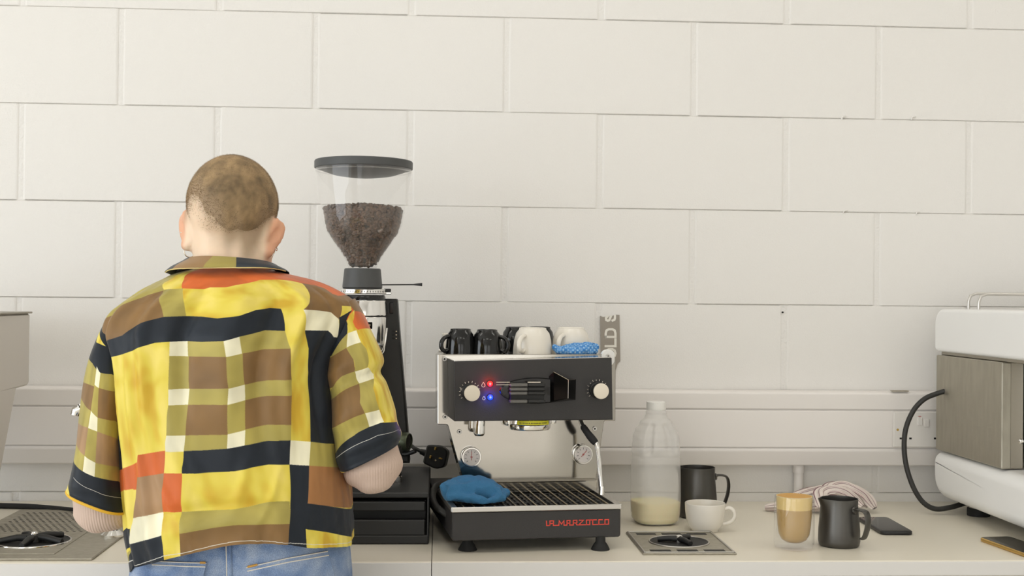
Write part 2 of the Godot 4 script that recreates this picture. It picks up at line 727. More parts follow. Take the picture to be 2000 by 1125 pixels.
# the shirt's print: patches with hard edges and a watercolour bloom in the yellow ones
func printed(patches: Array, size: int, seed_: int) -> ImageTexture:
	var shades := {
		"navy": Color8(27, 33, 41), "yellow": Color8(222, 202, 80), "olive": Color8(170, 156, 82), "brown": Color8(132, 101, 62),
		"tan": Color8(162, 129, 94), "tan2": Color8(160, 112, 68), "cream": Color8(234, 228, 198), "orange": Color8(206, 102, 48),
	}
	var fin := size
	size *= 2                                # painted at twice the size, for clean edges
	var im := Image.create(size, size, false, Image.FORMAT_RGB8)
	im.fill(shades.yellow)
	var wash := FastNoiseLite.new()
	wash.seed = seed_
	wash.frequency = 0.008
	wash.fractal_octaves = 3
	for patch in patches:
		if patch[0] == "stitch":
			continue
		var q: Array = patch[1]
		var p := PackedVector2Array()
		for i in range(0, q.size(), 2):
			p.append(Vector2(q[i], q[i + 1]) * size)
		var grown := Geometry2D.offset_polygon(p, 2.0)     # neighbours overlap by a hair
		if grown.size() == 1:
			p = grown[0]
		var lo := size
		var hi := 0
		for v in p:
			lo = mini(lo, int(v.y))
			hi = maxi(hi, int(v.y) + 1)
		for y in range(maxi(lo, 0), mini(hi, size - 1) + 1):
			var xs := []
			for i in p.size():
				var a := p[i]
				var b := p[(i + 1) % p.size()]
				if (a.y <= y + 0.5) != (b.y <= y + 0.5):
					xs.append(a.x + (b.x - a.x) * (y + 0.5 - a.y) / (b.y - a.y))
			xs.sort()
			for i in range(0, xs.size() - 1, 2):
				var x0 := maxi(0, roundi(xs[i]))
				var x1 := mini(size, roundi(xs[i + 1]))
				if x1 > x0:
					im.fill_rect(Rect2i(x0, y, x1 - x0, 1), shades[patch[0]])
	# blooms of deeper and paler dye
	size = fin
	im.resize(size, size, Image.INTERPOLATE_BILINEAR)
	var yl: Color = shades.yellow
	for y in size:
		for x in size:
			var c := im.get_pixel(x, y)
			var w := wash.get_noise_2d(x, y * 0.6)
			if absf(c.r - yl.r) + absf(c.g - yl.g) + absf(c.b - yl.b) < 0.02:
				c = c.lerp(Color8(198, 152, 38), clampf(w * 1.4, 0, 0.7)) if w > 0 else c.lerp(Color8(236, 216, 116), clampf(-w * 1.7, 0, 0.7))
			else:
				c = c * (1.0 + w * 0.12)
			im.set_pixel(x, y, c)
	for patch in patches:
		if patch[0] == "stitch":
			var q: Array = patch[1]
			for i in range(0, q.size() - 2, 2):
				var a := Vector2(q[i], q[i + 1]) * size
				var b := Vector2(q[i + 2], q[i + 3]) * size
				var n := int(a.distance_to(b)) + 1
				for k in n:
					if true:
						var s := a.lerp(b, float(k) / n)
						im.fill_rect(Rect2i(int(s.x), int(s.y), 2, 2), Color8(214, 210, 200))
	return ImageTexture.create_from_image(im)


func ribs() -> ImageTexture:
	var im := Image.create(64, 64, false, Image.FORMAT_RGB8)
	for x in 64:
		var w := 0.5 + 0.5 * sin(TAU * x / 64.0 * 8.0)
		im.fill_rect(Rect2i(x, 0, 1, 64), Color(w, w, w))
	return ImageTexture.create_from_image(im)


func checks(size: int, kind: String) -> ImageTexture:
	var im := Image.create(size, size, false, Image.FORMAT_RGB8)
	if kind == "paper":
		im.fill(Color8(70, 138, 206))
		for k in range(0, size, 16):
			for j in range(0, size, 16):
				if (k / 16 + j / 16) % 2 == 0:
					im.fill_rect(Rect2i(k, j, 12, 12), Color8(168, 206, 238))
				else:
					im.fill_rect(Rect2i(k + 4, j + 4, 4, 4), Color8(34, 96, 176))
	else:
		im.fill(Color8(234, 222, 214))
		for k in range(0, size, 32):
			im.fill_rect(Rect2i(0, k, size, 4), Color8(120, 84, 92))
			im.fill_rect(Rect2i(0, k + 8, size, 2), Color8(166, 134, 138))
	return ImageTexture.create_from_image(im)


func _ready() -> void:
	# camera
	eye = Transform3D(Basis.from_euler(Vector3(0.0082, -0.059, 0.0104)), Vector3(0.7467, 1.3906, 2.9056))
	var cam := Camera3D.new()
	cam.name = "camera"
	cam.transform = eye
	cam.fov = rad_to_deg(2.0 * atan(562.5 / FOCAL))
	cam.near = 0.05
	cam.far = 60.0
	add_child(cam)
	cam.current = true
	# sky, exposure
	var env := Environment.new()
	var sky := ProceduralSkyMaterial.new()
	sky.sky_top_color = Color8(214, 224, 236)
	sky.sky_horizon_color = Color8(240, 240, 238)
	sky.ground_bottom_color = Color8(176, 172, 164)
	sky.ground_horizon_color = Color8(214, 212, 206)
	sky.sky_energy_multiplier = 1.2
	sky.ground_energy_multiplier = 0.75
	env.sky = Sky.new()
	env.sky.sky_material = sky
	env.background_mode = Environment.BG_SKY
	env.tonemap_mode = Environment.TONE_MAPPER_LINEAR
	env.tonemap_exposure = 0.96
	env.sdfgi_enabled = true
	env.ssao_enabled = true
	env.ssil_enabled = true
	var we := WorldEnvironment.new()
	we.name = "environment"
	we.environment = env
	add_child(we)
	# daylight through the windows of the left wall and of the wall behind the camera
	daylight("window_light_left", Vector3(-3.96, 1.35, 4.2), Vector2(5.7, 2.5), -PI / 2, 0.98, Color(0.94, 0.97, 1.0))
	daylight("window_light_front_one", Vector3(-1.25, 1.35, 7.30), Vector2(3.1, 2.5), 0.0, 0.52, Color(0.98, 0.985, 1.0))
	daylight("window_light_front_two", Vector3(2.35, 1.35, 7.30), Vector2(2.1, 2.5), 0.0, 0.26, Color(1.0, 0.97, 0.93))
	materials()
	room()
	worktop()
	left_bar()
	barista()
	grinder()
	espresso()
	machine_top()
	centre_bar()
	right_bar()


func daylight(called: String, at: Vector3, size: Vector2, turn: float, energy: float, c: Color) -> void:
	var l := AreaLight3D.new()
	l.name = called
	l.area_size = size
	l.area_normalize_energy = false
	l.light_energy = energy
	l.light_color = c
	l.area_range = 20.0
	l.shadow_enabled = true
	l.position = at
	l.rotation.y = turn
	add_child(l)


# a wall with square holes, built from solid pieces between them; a runs along the wall
func holed(along: Vector3, from: Vector3, length: float, height: float, thick: Vector3, holes: Array) -> MB:
	var s := MB.new()
	var put := func(a0: float, a1: float, y0: float, y1: float) -> void:
		if a1 - a0 < 0.001 or y1 - y0 < 0.001:
			return
		var mid := from + along * (a0 + a1) / 2 + Vector3.UP * (y0 + y1) / 2 + thick / 2
		box(s, mid, Vector3(absf(along.x) * (a1 - a0) + absf(thick.x), y1 - y0, absf(along.z) * (a1 - a0) + absf(thick.z)), 0.0)
	var a := 0.0
	for h in holes:
		put.call(a, h[0], 0.0, height)
		put.call(h[0], h[1], 0.0, h[2])
		put.call(h[0], h[1], h[3], height)
		a = h[1]
	put.call(a, length, 0.0, height)
	return s


func window(n: int, mid: Vector3, w: float, h: float, turn: float) -> void:
	var o := Node3D.new()
	o.name = "window_%d" % n
	o.position = mid
	o.rotation.y = turn
	o.set_meta("kind", "structure")
	add_child(o, true)
	var s := MB.new()
	for k in [-1, 1]:
		box(s, Vector3(k * (w / 2 - 0.03), 0, 0), Vector3(0.06, h, 0.07), 0.004)
		box(s, Vector3(0, k * (h / 2 - 0.03), 0), Vector3(w - 0.12, 0.06, 0.07), 0.004)
	box(s, Vector3.ZERO, Vector3(0.05, h - 0.12, 0.06), 0.004)
	part("window_frame", s, m.frame, o)
	for k in [-1, 1]:
		part("window_pane", bx(Vector3(k * (w / 4 - 0.0175), 0, 0), Vector3(w / 2 - 0.085, h - 0.12, 0.006), 0.0), m.window_pane, o)


func room() -> void:
	struct("floor", bx(Vector3(0.1, -0.05, 3.6), Vector3(9.0, 0.1, 8.4), 0.0), m.floor)
	struct("ceiling", bx(Vector3(0.1, 3.35, 3.6), Vector3(9.0, 0.1, 8.4), 0.0), m.ceiling)
	struct("wall_left", holed(Vector3.BACK, Vector3(-4.0, 0, 0), 7.4, 3.3, Vector3(-0.2, 0, 0), [[1.3, 7.1, 0.05, 2.65]]), m.plain_wall)
	struct("wall_right", holed(Vector3.BACK, Vector3(4.2, 0, 0), 7.4, 3.3, Vector3(0.2, 0, 0), []), m.plain_wall)
	struct("wall_front", holed(Vector3.RIGHT, Vector3(-4.0, 0, 7.4), 8.2, 3.3, Vector3(0, 0, 0.2), [[1.15, 4.35, 0.05, 2.65], [5.25, 7.45, 0.05, 2.65]]), m.plain_wall)
	window(1, Vector3(-4.1, 1.35, 4.2), 5.8, 2.6, PI / 2)
	window(2, Vector3(-1.25, 1.35, 7.5), 3.2, 2.6, 0.0)
	# lit panels in the ceiling
	for q in [[-1.5, 1.3, "left of the three nearer the block wall"], [0.75, 1.3, "middle of the three nearer the block wall"], [3.0, 1.3, "right of the three nearer the block wall"], [-1.5, 4.4, "left of the three nearer the windows"], [0.75, 4.4, "middle of the three nearer the windows"], [3.0, 4.4, "right of the three nearer the windows"]]:
		var c := thing("ceiling_light", "flat white ceiling light, " + q[2], "ceiling light", Vector3(q[0], 3.3, q[1]), 0.0, "ceiling light panels")
		part("panel_frame", bx(Vector3(0, -0.008, 0), Vector3(1.22, 0.016, 0.62), 0.002), m.frame, c)
		part("diffuser", bx(Vector3(0, -0.0165, 0), Vector3(1.17, 0.003, 0.57), 0.0), m.diffuser, c)
		var l := AreaLight3D.new()
		l.name = "panel_light"
		l.area_size = Vector2(1.17, 0.57)
		l.area_normalize_energy = false
		l.light_energy = PANEL_ENERGY
		l.light_color = Color(1.0, 0.985, 0.96)
		l.area_range = 12.0
		l.shadow_enabled = true
		l.position = Vector3(0, -0.03, 0)
		l.rotation.x = -PI / 2
		c.add_child(l, true)
	window(3, Vector3(2.35, 1.35, 7.5), 2.2, 2.6, 0.0)
	# the block wall: each painted block is a piece of its own, proud of the joints
	var wall := Node3D.new()
	wall.name = "wall_back"
	wall.set_meta("kind", "structure")
	add_child(wall, true)
	part("joint_mortar", bx(Vector3(0.1, 1.65, -0.1032), Vector3(8.2, 3.3, 0.20), 0.0), m.mortar, wall)
	var rng := RandomNumberGenerator.new()
	rng.seed = 7
	var kinds := []
	for k in 4:
		var s := MB.new()
		box(s, Vector3.ZERO, Vector3(0.4385, 0.2262, 0.125), 0.0060)
		for i in s.v.size():
			s.v[i].z *= 0.55
			if absf(absf(s.v[i].y) - 0.1071) < 0.0005:        # the bed joints are struck narrower than the upright ones
				s.v[i].y = signf(s.v[i].y) * 0.1106
		# blocks laid by hand: faces and edges wander a little
		for i in s.v.size():
			var p := s.v[i]
			s.v[i] += Vector3(sin(p.y * 31 + k * 2.1) * 0.0007 * signf(p.x), sin(p.x * 17 + k * 1.3) * 0.0006 * signf(p.y), sin(p.x * 9 + p.y * 23 + k) * 0.0003)
		kinds.append(s.mesh(50.0))
	for row in range(-5, 10):
		for i in range(-7, 8):
			var x: float = 0.45 * i + (0.225 if posmod(row, 2) == 0 else 0.0)
			var y := 2.056 - 0.225 * row + 0.1125 - 0.225
			if x < -2.8 or x > 3.4 or y < 0.05 or y > 3.25:
				continue
			shared("block", kinds[rng.randi() % 4], m.wall, wall, Transform3D(Basis(), Vector3(x, y, -0.0346 + rng.randf() * 0.0006)))
	# nibs of paint and an open pinhole in the joints
	for q in [[1652, 227, 0.004], [1788, 228, 0.003], [1655, 411, 0.0025], [1797, 414, 0.0025]]:
		part("paint_drip", tb(curve([P(q[0], q[1], 0.0005), P(q[0] - 6, q[1] + 1, 0.003), P(q[0] - 8, q[1] + 6, 0.001)], 4), q[2] * 0.6, 8), m.wall, wall)
	part("pinhole", lt([Vector2(0, 0.0014), Vector2(0.0022, 0.0014), Vector2(0.0022, -0.001), Vector2(0, -0.001)], 14, put_at(P(1528.5, 610, 0.0), Vector3(PI / 2, 0, 0))), m.dark, wall)
	# dado trunking along the wall, its conduit and its twin socket
	var top := P(1000, 761.5, 0.055).y
	var lip := P(1000, 797, 0.05).y
	var line := P(1000, 876, 0.05).y
	var low := P(1000, 907.5, 0.04).y
	var trunk := Node3D.new()
	trunk.name = "trim_1"
	trunk.set_meta("kind", "structure")
	add_child(trunk, true)
	var xt := Transform3D(Basis(Vector3(0, 0, 1), Vector3(0, 1, 0), Vector3(-1, 0, 0)), Vector3(-3.99, 0, 0))   # outline (z, y) run along +x
	var run := func(p: Array) -> MB:
		var s := ex(p, -8.17, 0.0, 0.0, xt)
		return s
	part("trunking_body", run.call([Vector2(0.001, low), Vector2(0.036, low), Vector2(0.046, line + 0.003), Vector2(0.046, top - 0.004), Vector2(0.042, top), Vector2(0.001, top)]), m.trunking, trunk)
	part("trunking_lid", run.call(round_corners([Vector2(0.04, line + 0.004), Vector2(0.0505, line + 0.004), Vector2(0.0505, lip - 0.002), Vector2(0.04, lip - 0.002)], [0, 0.003, 0.003, 0])), m.trunking, trunk)
	part("trunking_rail", run.call(round_corners([Vector2(0.04, lip + 0.0006), Vector2(0.0515, lip + 0.0006), Vector2(0.0535, top - 0.003), Vector2(0.042, top + 0.0005)], [0, 0.003, 0.005, 0])), m.trunking, trunk)
	part("trunking_skirt", run.call(round_corners([Vector2(0.03, low - 0.0008), Vector2(0.0395, low - 0.0008), Vector2(0.0502, line - 0.004), Vector2(0.049, line + 0.002), Vector2(0.03, line + 0.002)], [0, 0.004, 0.003, 0, 0])), m.trunking, trunk)
	part("joint_gap", bx(P(1757, 763.6, 0.05), Vector3(0.041, 0.0022, 0.01), 0.0), mat(150, 140, 120, 0.7), trunk)
	var cx := P(1561, 930, 0.02)
	var con := Node3D.new()
	con.name = "trim_2"
	con.set_meta("kind", "structure")
	add_child(con, true)
	part("conduit", tb([Vector3(cx.x, TOP - 0.03, 0.014), Vector3(cx.x, low + 0.002, 0.014)], 0.0105, 20), m.trunking, con)
	part("conduit_socket", tb([Vector3(cx.x, low - 0.021, 0.014), Vector3(cx.x, low + 0.002, 0.014)], 0.0128, 20), m.trunking, con)
	# socket
	var a := P(1744.5, 803.5, 0.056)
	var b := P(1853, 874, 0.056)
	var mid := (a + b) / 2
	var w := 0.146
	var so := thing("wall_socket", "white double power socket with two rocker switches on the trunking beside the white machine", "socket", Vector3(a.x + w / 2, mid.y, 0.0505))
	part("face_plate", bx(Vector3(0, 0, 0.0045), Vector3(w, absf(a.y - b.y), 0.009), 0.0022), m.socket, so)
	for k in [[483, 520, 0.0], [565, 540, 0.06]]:
		var p := P(1720 + k[0] / 6.25, 740 + k[1] / 6.25, 0.0615) - so.position
		part("rocker_switch", bx(Vector3(p.x, p.y, 0.0095), Vector3(0.0115, 0.019, 0.005), 0.0012, put_at(Vector3.ZERO, Vector3(0, 0, 0))), m.socket, so)
	part("indicator_mark", bx(P(1796, 813.2, 0.0615) - so.position + Vector3(0, 0, 0.0012), Vector3(0.0065, 0.0013, 0.0006), 0.0), m.gauge_red, so)
	for k in [[248, 727], [364, 727], [665, 727]]:
		var p := P(1720 + k[0] / 6.25, 740 + k[1] / 6.25, 0.0598) - so.position
		part("pin_slot", bx(Vector3(p.x, p.y, 0.0086), Vector3(0.006, 0.0042, 0.0012), 0.0), m.dark, so)
	var sp := P(1753.6, 839.5, 0.06) - so.position
	part("fixing_screw", lt([Vector2(0, 0.001), Vector2(0.0026, 0.001), Vector2(0.003, 0), Vector2(0, 0)], 14, put_at(Vector3(sp.x, sp.y, 0.009), Vector3(PI / 2, 0, 0))), m.brass, so)


func worktop() -> void:
	var seam := 0.738
	for k in 2:
		var x0: float = [-2.99, seam + 0.0007][k]
		var x1: float = [seam - 0.0007, 4.19][k]
		var t := thing("worktop", ["long cream laminate worktop left of the seam, under the grinder", "long cream laminate worktop right of the seam, under the coffee machine and cups"][k], "worktop", Vector3((x0 + x1) / 2, TOP - 0.028, 0.333), 0.0)
		var prof := round_corners([Vector2(-0.332, 0), Vector2(0.332, 0), Vector2(0.332, 0.028), Vector2(-0.332, 0.028)], [0, 0.003, 0.006, 0])
		var x := Transform3D(Basis(Vector3(0, 0, 1), Vector3(0, 1, 0), Vector3(-1, 0, 0)), Vector3.ZERO)
		part("top_board", ex(prof, -(x1 - x0) / 2, (x1 - x0) / 2, 0.0, x), m.counter, t)
		part("edge_band", ex(round_corners([Vector2(0.330, 0.0005), Vector2(0.3335, 0.0005), Vector2(0.3335, 0.0262), Vector2(0.330, 0.0262)], [0, 0.001, 0.002, 0]), -(x1 - x0) / 2, (x1 - x0) / 2, 0.0, x), m.edge_band, t)
		# cupboards below, out of the frame
		var c := thing("base_cabinet", ["run of cream base cupboards below the left worktop", "run of cream base cupboards below the right worktop"][k], "cabinet", Vector3((x0 + x1) / 2, 0, 0.31))
		part("carcass", bx(Vector3(0, 0.436, -0.02), Vector3(x1 - x0 - 0.004, 0.872, 0.56), 0.002), m.cabinet, c)
		var n: int = [5, 6][k]
		for i in n:
			var dw: float = (x1 - x0) / n
			var d := part("door", bx(Vector3(-(x1 - x0) / 2 + dw * (i + 0.5), 0.47, 0.271), Vector3(dw - 0.006, 0.76, 0.018), 0.003), m.cabinet, c)
			part("handle", tb([Vector3(-(x1 - x0) / 2 + dw * (i + 0.5) - 0.07, 0.80, 0.30), Vector3(-(x1 - x0) / 2 + dw * (i + 0.5) + 0.07, 0.80, 0.30)], 0.005), m.steel, d)


func left_bar() -> void:
	# the steel machine that reaches in from the left: its flank and its tapering back
	var xr := P(58, 690, 0.16).x
	var hi := P(60, 612, 0.16).y
	var lo := P(55, 752, 0.16).y
	var o := thing("steel_machine", "brushed steel machine at the left edge, boxy head over a tapering body", "coffee machine", Vector3(xr - 0.15, TOP, 0.36))
	var x := Transform3D(Basis(Vector3(0, 0, 1), Vector3(0, 1, 0), Vector3(-1, 0, 0)), Vector3.ZERO)     # outline (z, y)
	var zb := 0.16 - 0.36
	var ht := hi - TOP
	var hb := lo - TOP
	wallcheck()
	part("head_shell", ex(round_corners([Vector2(zb, hb), Vector2(0.24, hb - 0.01), Vector2(0.24, ht), Vector2(zb, ht)], [0.012, 0.01, 0.012, 0.006]), -0.15, 0.15, 0.004, x), m.steel_grey, o)
	part("top_plate", bx(Vector3(0, ht + 0.002, 0.02), Vector3(0.31, 0.004, 0.44), 0.001), m.steel_dull, o)
	# the neck's rear edge slopes forwards as it falls
	var n0 := P(30, 757, 0.26)
	var n1 := P(1, 905, 0.30)
	part("neck", ex([Vector2(n0.z - 0.36 - 0.02, hb + 0.002), Vector2(n1.z - 0.36 + 0.05, 0.075), Vector2(0.22, 0.075), Vector2(0.22, hb + 0.002)], -0.15, 0.138, 0.003, x), m.steel_grey, o)
	part("foot", bx(Vector3(-0.012, 0.0375, 0.075), Vector3(0.27, 0.075, 0.27), 0.012), m.black, o)
	# black hose lying across the top behind the tray
	var h := thing("hose", "black rubber hose lying on the worktop behind the perforated tray", "hose", C(60, 996))
	var pts := []
	for q in [[-60, 990], [0, 992], [60, 994], [120, 999], [165, 1004], [215, 1006], [262, 1004]]:
		pts.append(C(q[0], q[1] + 1) + Vector3(0, 0.0062, 0))
	wpart("hose_run", tb(curve(pts, 6), 0.0062, 14), m.rubber, h)
	# inset tray with a perforated half and a jug rinser
	var a := C(187, 1096)
	var x1 := 0.128
	var x0 := -0.170
	var z1 := a.z - 0.004
	var z0 := 0.135
	var t := thing("rinser_tray", "large steel drip tray with perforated half and black star rinser at the left", "tray", Vector3((x0 + x1) / 2, TOP, (z0 + z1) / 2))
	var w := x1 - x0
	var d := z1 - z0
	part("rim", bx(Vector3(0, 0.002, 0), Vector3(w, 0.004, d), 0.0018), m.steel_worn, t)
	var inner := bx(Vector3(-0.03, 0.0046, -0.01), Vector3(w - 0.095, 0.0016, d - 0.05), 0.0007)
	part("raised_panel", inner, m.steel_worn, t)
	var holes := MB.new()
	for i in 15:
		for j in 17:
			var hx := -w / 2 + 0.032 + i * 0.0135 + (0.0067 if j % 2 else 0.0)
			var hz := -d / 2 + 0.05 + j * 0.0135
			if hx > w / 2 - 0.082:
				continue
			lathe(holes, [Vector2(0.0034, 0.0056), Vector2(0.0, 0.0056)], 8, put_at(Vector3(hx, 0, hz)))
	var hp := part("perforation", holes, m.dark, t, 40.0, false)
	hp.set_meta("kind", "stuff")
	var rc := C(66, 1063) - t.position
	rc.y = 0.0
	part("rinser_bowl", lt([Vector2(0, 0.0056), Vector2(0.062, 0.0056), Vector2(0.066, 0.0072), Vector2(0.069, 0.006), Vector2(0.069, 0.005)], 48, put_at(rc)), m.dark, t, 40.0, false)
	part("rinser_ring", ring(MB.new(), rc + Vector3(0, 0.0062, 0), Vector3.UP, 0.0675, 0.0022, 48, 8), m.chrome, t)
	for k in 5:
		var an := TAU * k / 5.0 + 0.35
		var dir := Vector3(cos(an), 0, sin(an))
		part("star_arm", tb([rc + Vector3(0, 0.013, 0), rc + dir * 0.03 + Vector3(0, 0.014, 0), rc + dir * 0.063 + Vector3(0, 0.009, 0)], [0.008, 0.0066, 0.0058], 10), m.black, t)
	part("star_hub", lt([Vector2(0, 0.006), Vector2(0.017, 0.006), Vector2(0.015, 0.018), Vector2(0, 0.019)], 24, put_at(rc)), m.black, t)
	part("spray_nozzle", lt([Vector2(0, 0.018), Vector2(0.0075, 0.018), Vector2(0.0075, 0.021), Vector2(0.005, 0.024), Vector2(0, 0.0245)], 20, put_at(rc)), m.chrome, t)
	# swan-neck tap behind the arm, of which the tip and the foot show
	var base := C(226, 1046)
	var tip := P(150, 801, 0.52)
	var f := thing("tap", "chrome swan neck tap whose tip peeks past the left sleeve", "tap", Vector3(base.x, TOP + 0.004, 0.44))
	part("tap_foot", lt([Vector2(0, 0), Vector2(0.022, 0), Vector2(0.022, 0.004), Vector2(0.013, 0.012), Vector2(0.011, 0.03), Vector2(0, 0.03)], 28), m.chrome, f)
	var tp := tip - f.position
	part("spout", tb(curve([Vector3(0, 0.02, 0), Vector3(0, 0.17, -0.005), Vector3(-0.012, 0.218, 0.02), Vector3(tp.x + 0.022, tp.y + 0.008, tp.z - 0.01), tp + Vector3(0.006, 0.005, 0)], 8), 0.0075, 14), m.chrome, f)
	part("aerator", tb([tp + Vector3(0.008, 0.004, 0), tp + Vector3(-0.001, -0.001, 0.0), tp + Vector3(-0.003, -0.010, 0.001)], [0.0095, 0.0098, 0.0085], 16), m.chrome, f)


func wallcheck() -> void:
	pass


func grinder() -> void:
	# knock box drawer under the grinder
	var fr := C(838, 1063.5)
	var zf := fr.z
	var ytop := P(838, 962, zf).y
	var back := C(840, 911, ytop)
	var xr := P(838, 1010, zf).x
	var zc := (zf + back.z) / 2
	var dep := zf - back.z
	var xc := P(708, 1000, zf).x
	var wid := 2.0 * (xr - xc)
	var h := ytop - TOP
	var k := thing("knock_box", "black metal knock box drawer under the coffee grinder", "drawer box", Vector3(xc, TOP, zc))
	var s := MB.new()
	box(s, Vector3(0, h - 0.0055, 0), Vector3(wid, 0.011, dep), 0.0025)
	box(s, Vector3(0, 0.009, 0), Vector3(wid, 0.018, dep), 0.0025)
	for e in [-1, 1]:
		box(s, Vector3(e * (wid / 2 - 0.002), h / 2, 0), Vector3(0.004, h - 0.01, dep - 0.002), 0.001)
	box(s, Vector3(0, h / 2, -dep / 2 + 0.003), Vector3(wid - 0.002, h - 0.01, 0.004), 0.001)
	part("casing", s, m.black, k)
	var y0 := P(760, 1046, zf).y - TOP
	var y1 := P(760, 1015, zf).y - TOP
	var y2 := P(760, 999, zf).y - TOP
	var y3 := P(760, 980, zf).y - TOP
	var dr := part("drawer", bx(Vector3(0, (y0 + y1) / 2 - 0.001, dep / 2 - 0.008), Vector3(wid - 0.014, y1 - y0, 0.014), 0.0025), m.black, k)
	part("drawer_lip", bx(Vector3(0, (y2 + y3) / 2, dep / 2 - 0.008), Vector3(wid - 0.014, y3 - y2, 0.014), 0.0025), m.black, dr)
	part("drawer_back", bx(Vector3(0, (y0 + y3) / 2, dep / 2 - 0.03), Vector3(wid - 0.012, y3 - y0, 0.008), 0.001), m.dark, dr)
	var vents := MB.new()
	for i in 6:
		for j in 6:
			lathe(vents, [Vector2(0.0022, 0.0004), Vector2(0, 0.0004)], 8, put_at(Vector3(0.02 + i * 0.0085, h, 0.04 + j * 0.008)))
	part("vent_holes", vents, m.dark, k, 40.0, false).set_meta("kind", "stuff")

	# the grinder
	var gz := zc - 0.025
	var c0 := P(708, 545, gz)
	var px := 1.0 / 940.0
	px = (P(808, 545, gz) - P(708, 545, gz)).length() / 100.0
	var g := thing("coffee_grinder", "tall coffee grinder with chrome body and clear bean hopper behind the barista", "grinder", Vector3(c0.x, ytop, gz))
	var Y := func(y: float) -> float: return P(708, y, gz).y - ytop
	part("lid", lt([Vector2(0, Y.call(331)), Vector2(90 * px, Y.call(331)), Vector2(95 * px, Y.call(330.5)), Vector2(96 * px, Y.call(329)), Vector2(96 * px, Y.call(317)), Vector2(94.5 * px, Y.call(315)), Vector2(0, Y.call(314))], 72), m.charcoal, g)
	# a dished plug hangs below the lid inside the hopper
	part("lid_plug", lt([Vector2(0, Y.call(347)), Vector2(30 * px, Y.call(346)), Vector2(58 * px, Y.call(342)), Vector2(80 * px, Y.call(335)), Vector2(89 * px, Y.call(330))], 64), m.charcoal, g, 60.0, false)
	var wall_prof := [[28, 523], [32, 512], [44, 492], [56, 475], [66, 462], [72, 452], [76, 441], [79, 425], [82, 405], [86, 384], [90, 360], [93.5, 331]]
	var prof := []
	for q in wall_prof:
		prof.append(Vector2(q[0] * px, Y.call(q[1])))
	part("hopper", lathe(MB.new(), prof, 72), m.hopper, g, 60.0, false)
	part("hopper_rim", ring(MB.new(), Vector3(0, Y.call(335), 0), Vector3.UP, 93.0 * px, 1.3 * px, 72, 8), m.hopper, g)
	part("hopper_gate", ring(MB.new(), Vector3(0, Y.call(508), 24 * px), Vector3(0, 0.5, 1), 20 * px, 1.0 * px, 24, 8, 0.5, -PI / 2), m.hopper, g)
	part("collar", lt([Vector2(0, Y.call(562)), Vector2(38.6 * px, Y.call(562)), Vector2(39 * px, Y.call(560)), Vector2(35.6 * px, Y.call(526)), Vector2(34 * px, Y.call(524.5)), Vector2(26 * px, Y.call(524.5)), Vector2(25 * px, Y.call(530)), Vector2(0, Y.call(530))], 56), m.charcoal, g)
	part("gate_lever", tb([Vector3(36 * px, Y.call(556), 8 * px), Vector3(100 * px, Y.call(554.8), 8 * px), Vector3(114 * px, Y.call(554.5), 8 * px), Vector3(117 * px, Y.call(554.5), 8 * px)], [1.2 * px, 1.3 * px, 3.0 * px, 3.2 * px], 10, Transform3D(), Vector2(1, 0.7)), m.black, g)
	part("adjusting_ring", lt([Vector2(0, Y.call(574)), Vector2(48 * px, Y.call(574)), Vector2(49 * px, Y.call(573)), Vector2(49 * px, Y.call(566)), Vector2(48 * px, Y.call(565)), Vector2(37 * px, Y.call(562)), Vector2(0, Y.call(562))], 56), m.chrome, g)
	var marks := MB.new()
	for k2 in 18:
		var an: float = 0.5 + k2 * 0.115
		box(marks, Vector3(cos(an) * 49.1 * px, Y.call(569.5), sin(an) * 49.1 * px), Vector3(0.0012, 0.004 if k2 % 3 == 0 else 0.0028, 0.0006), 0.0, Transform3D())
	part("scale_marks", marks, m.print_black, g).set_meta("kind", "stuff")
	part("ring_stop", bx(Vector3(49 * px, Y.call(566.5), 6 * px), Vector3(14 * px, 6 * px, 12 * px), 0.001), m.black, g)
	part("ring_arm", bx(Vector3(48 * px, Y.call(572), 4 * px), Vector3(18 * px, 5 * px, 16 * px), 0.001), m.chrome, g)
	part("burr_neck", lt([Vector2(0, Y.call(596)), Vector2(45 * px, Y.call(596)), Vector2(47 * px, Y.call(586)), Vector2(44 * px, Y.call(576)), Vector2(0, Y.call(576))], 48), m.black_gloss, g)
	part("chrome_collar", lt([Vector2(0, Y.call(616)), Vector2(50 * px, Y.call(616)), Vector2(50.5 * px, Y.call(614)), Vector2(48 * px, Y.call(588)), Vector2(46 * px, Y.call(586)), Vector2(0, Y.call(586))], 56), m.chrome, g)
	part("body_gap", lt([Vector2(0, Y.call(619)), Vector2(49 * px, Y.call(619)), Vector2(49 * px, Y.call(615)), Vector2(0, Y.call(615))], 56), m.dark, g)
	part("chrome_body", lt([Vector2(0, Y.call(704)), Vector2(30 * px, Y.call(704)), Vector2(44 * px, Y.call(696)), Vector2(49 * px, Y.call(684)), Vector2(50.5 * px, Y.call(660)), Vector2(50.5 * px, Y.call(620)), Vector2(49.5 * px, Y.call(618.5)), Vector2(0, Y.call(618.5))], 56), m.chrome, g)
	var bp := part("badge_plate", bx(Vector3(13 * px, Y.call(634.5), 49.2 * px), Vector3(20 * px, 13 * px, 4 * px), 0.0008), m.black_gloss, g)
	part("badge_emblem", ex([Vector2(-0.0018, 0), Vector2(0, -0.003), Vector2(0.0035, -0.0015), Vector2(0.0038, 0.0018), Vector2(0.001, 0.003)], 0.0, 0.0006, 0.0, put_at(Vector3(16 * px, Y.call(634), 51.3 * px))), m.silver, bp)
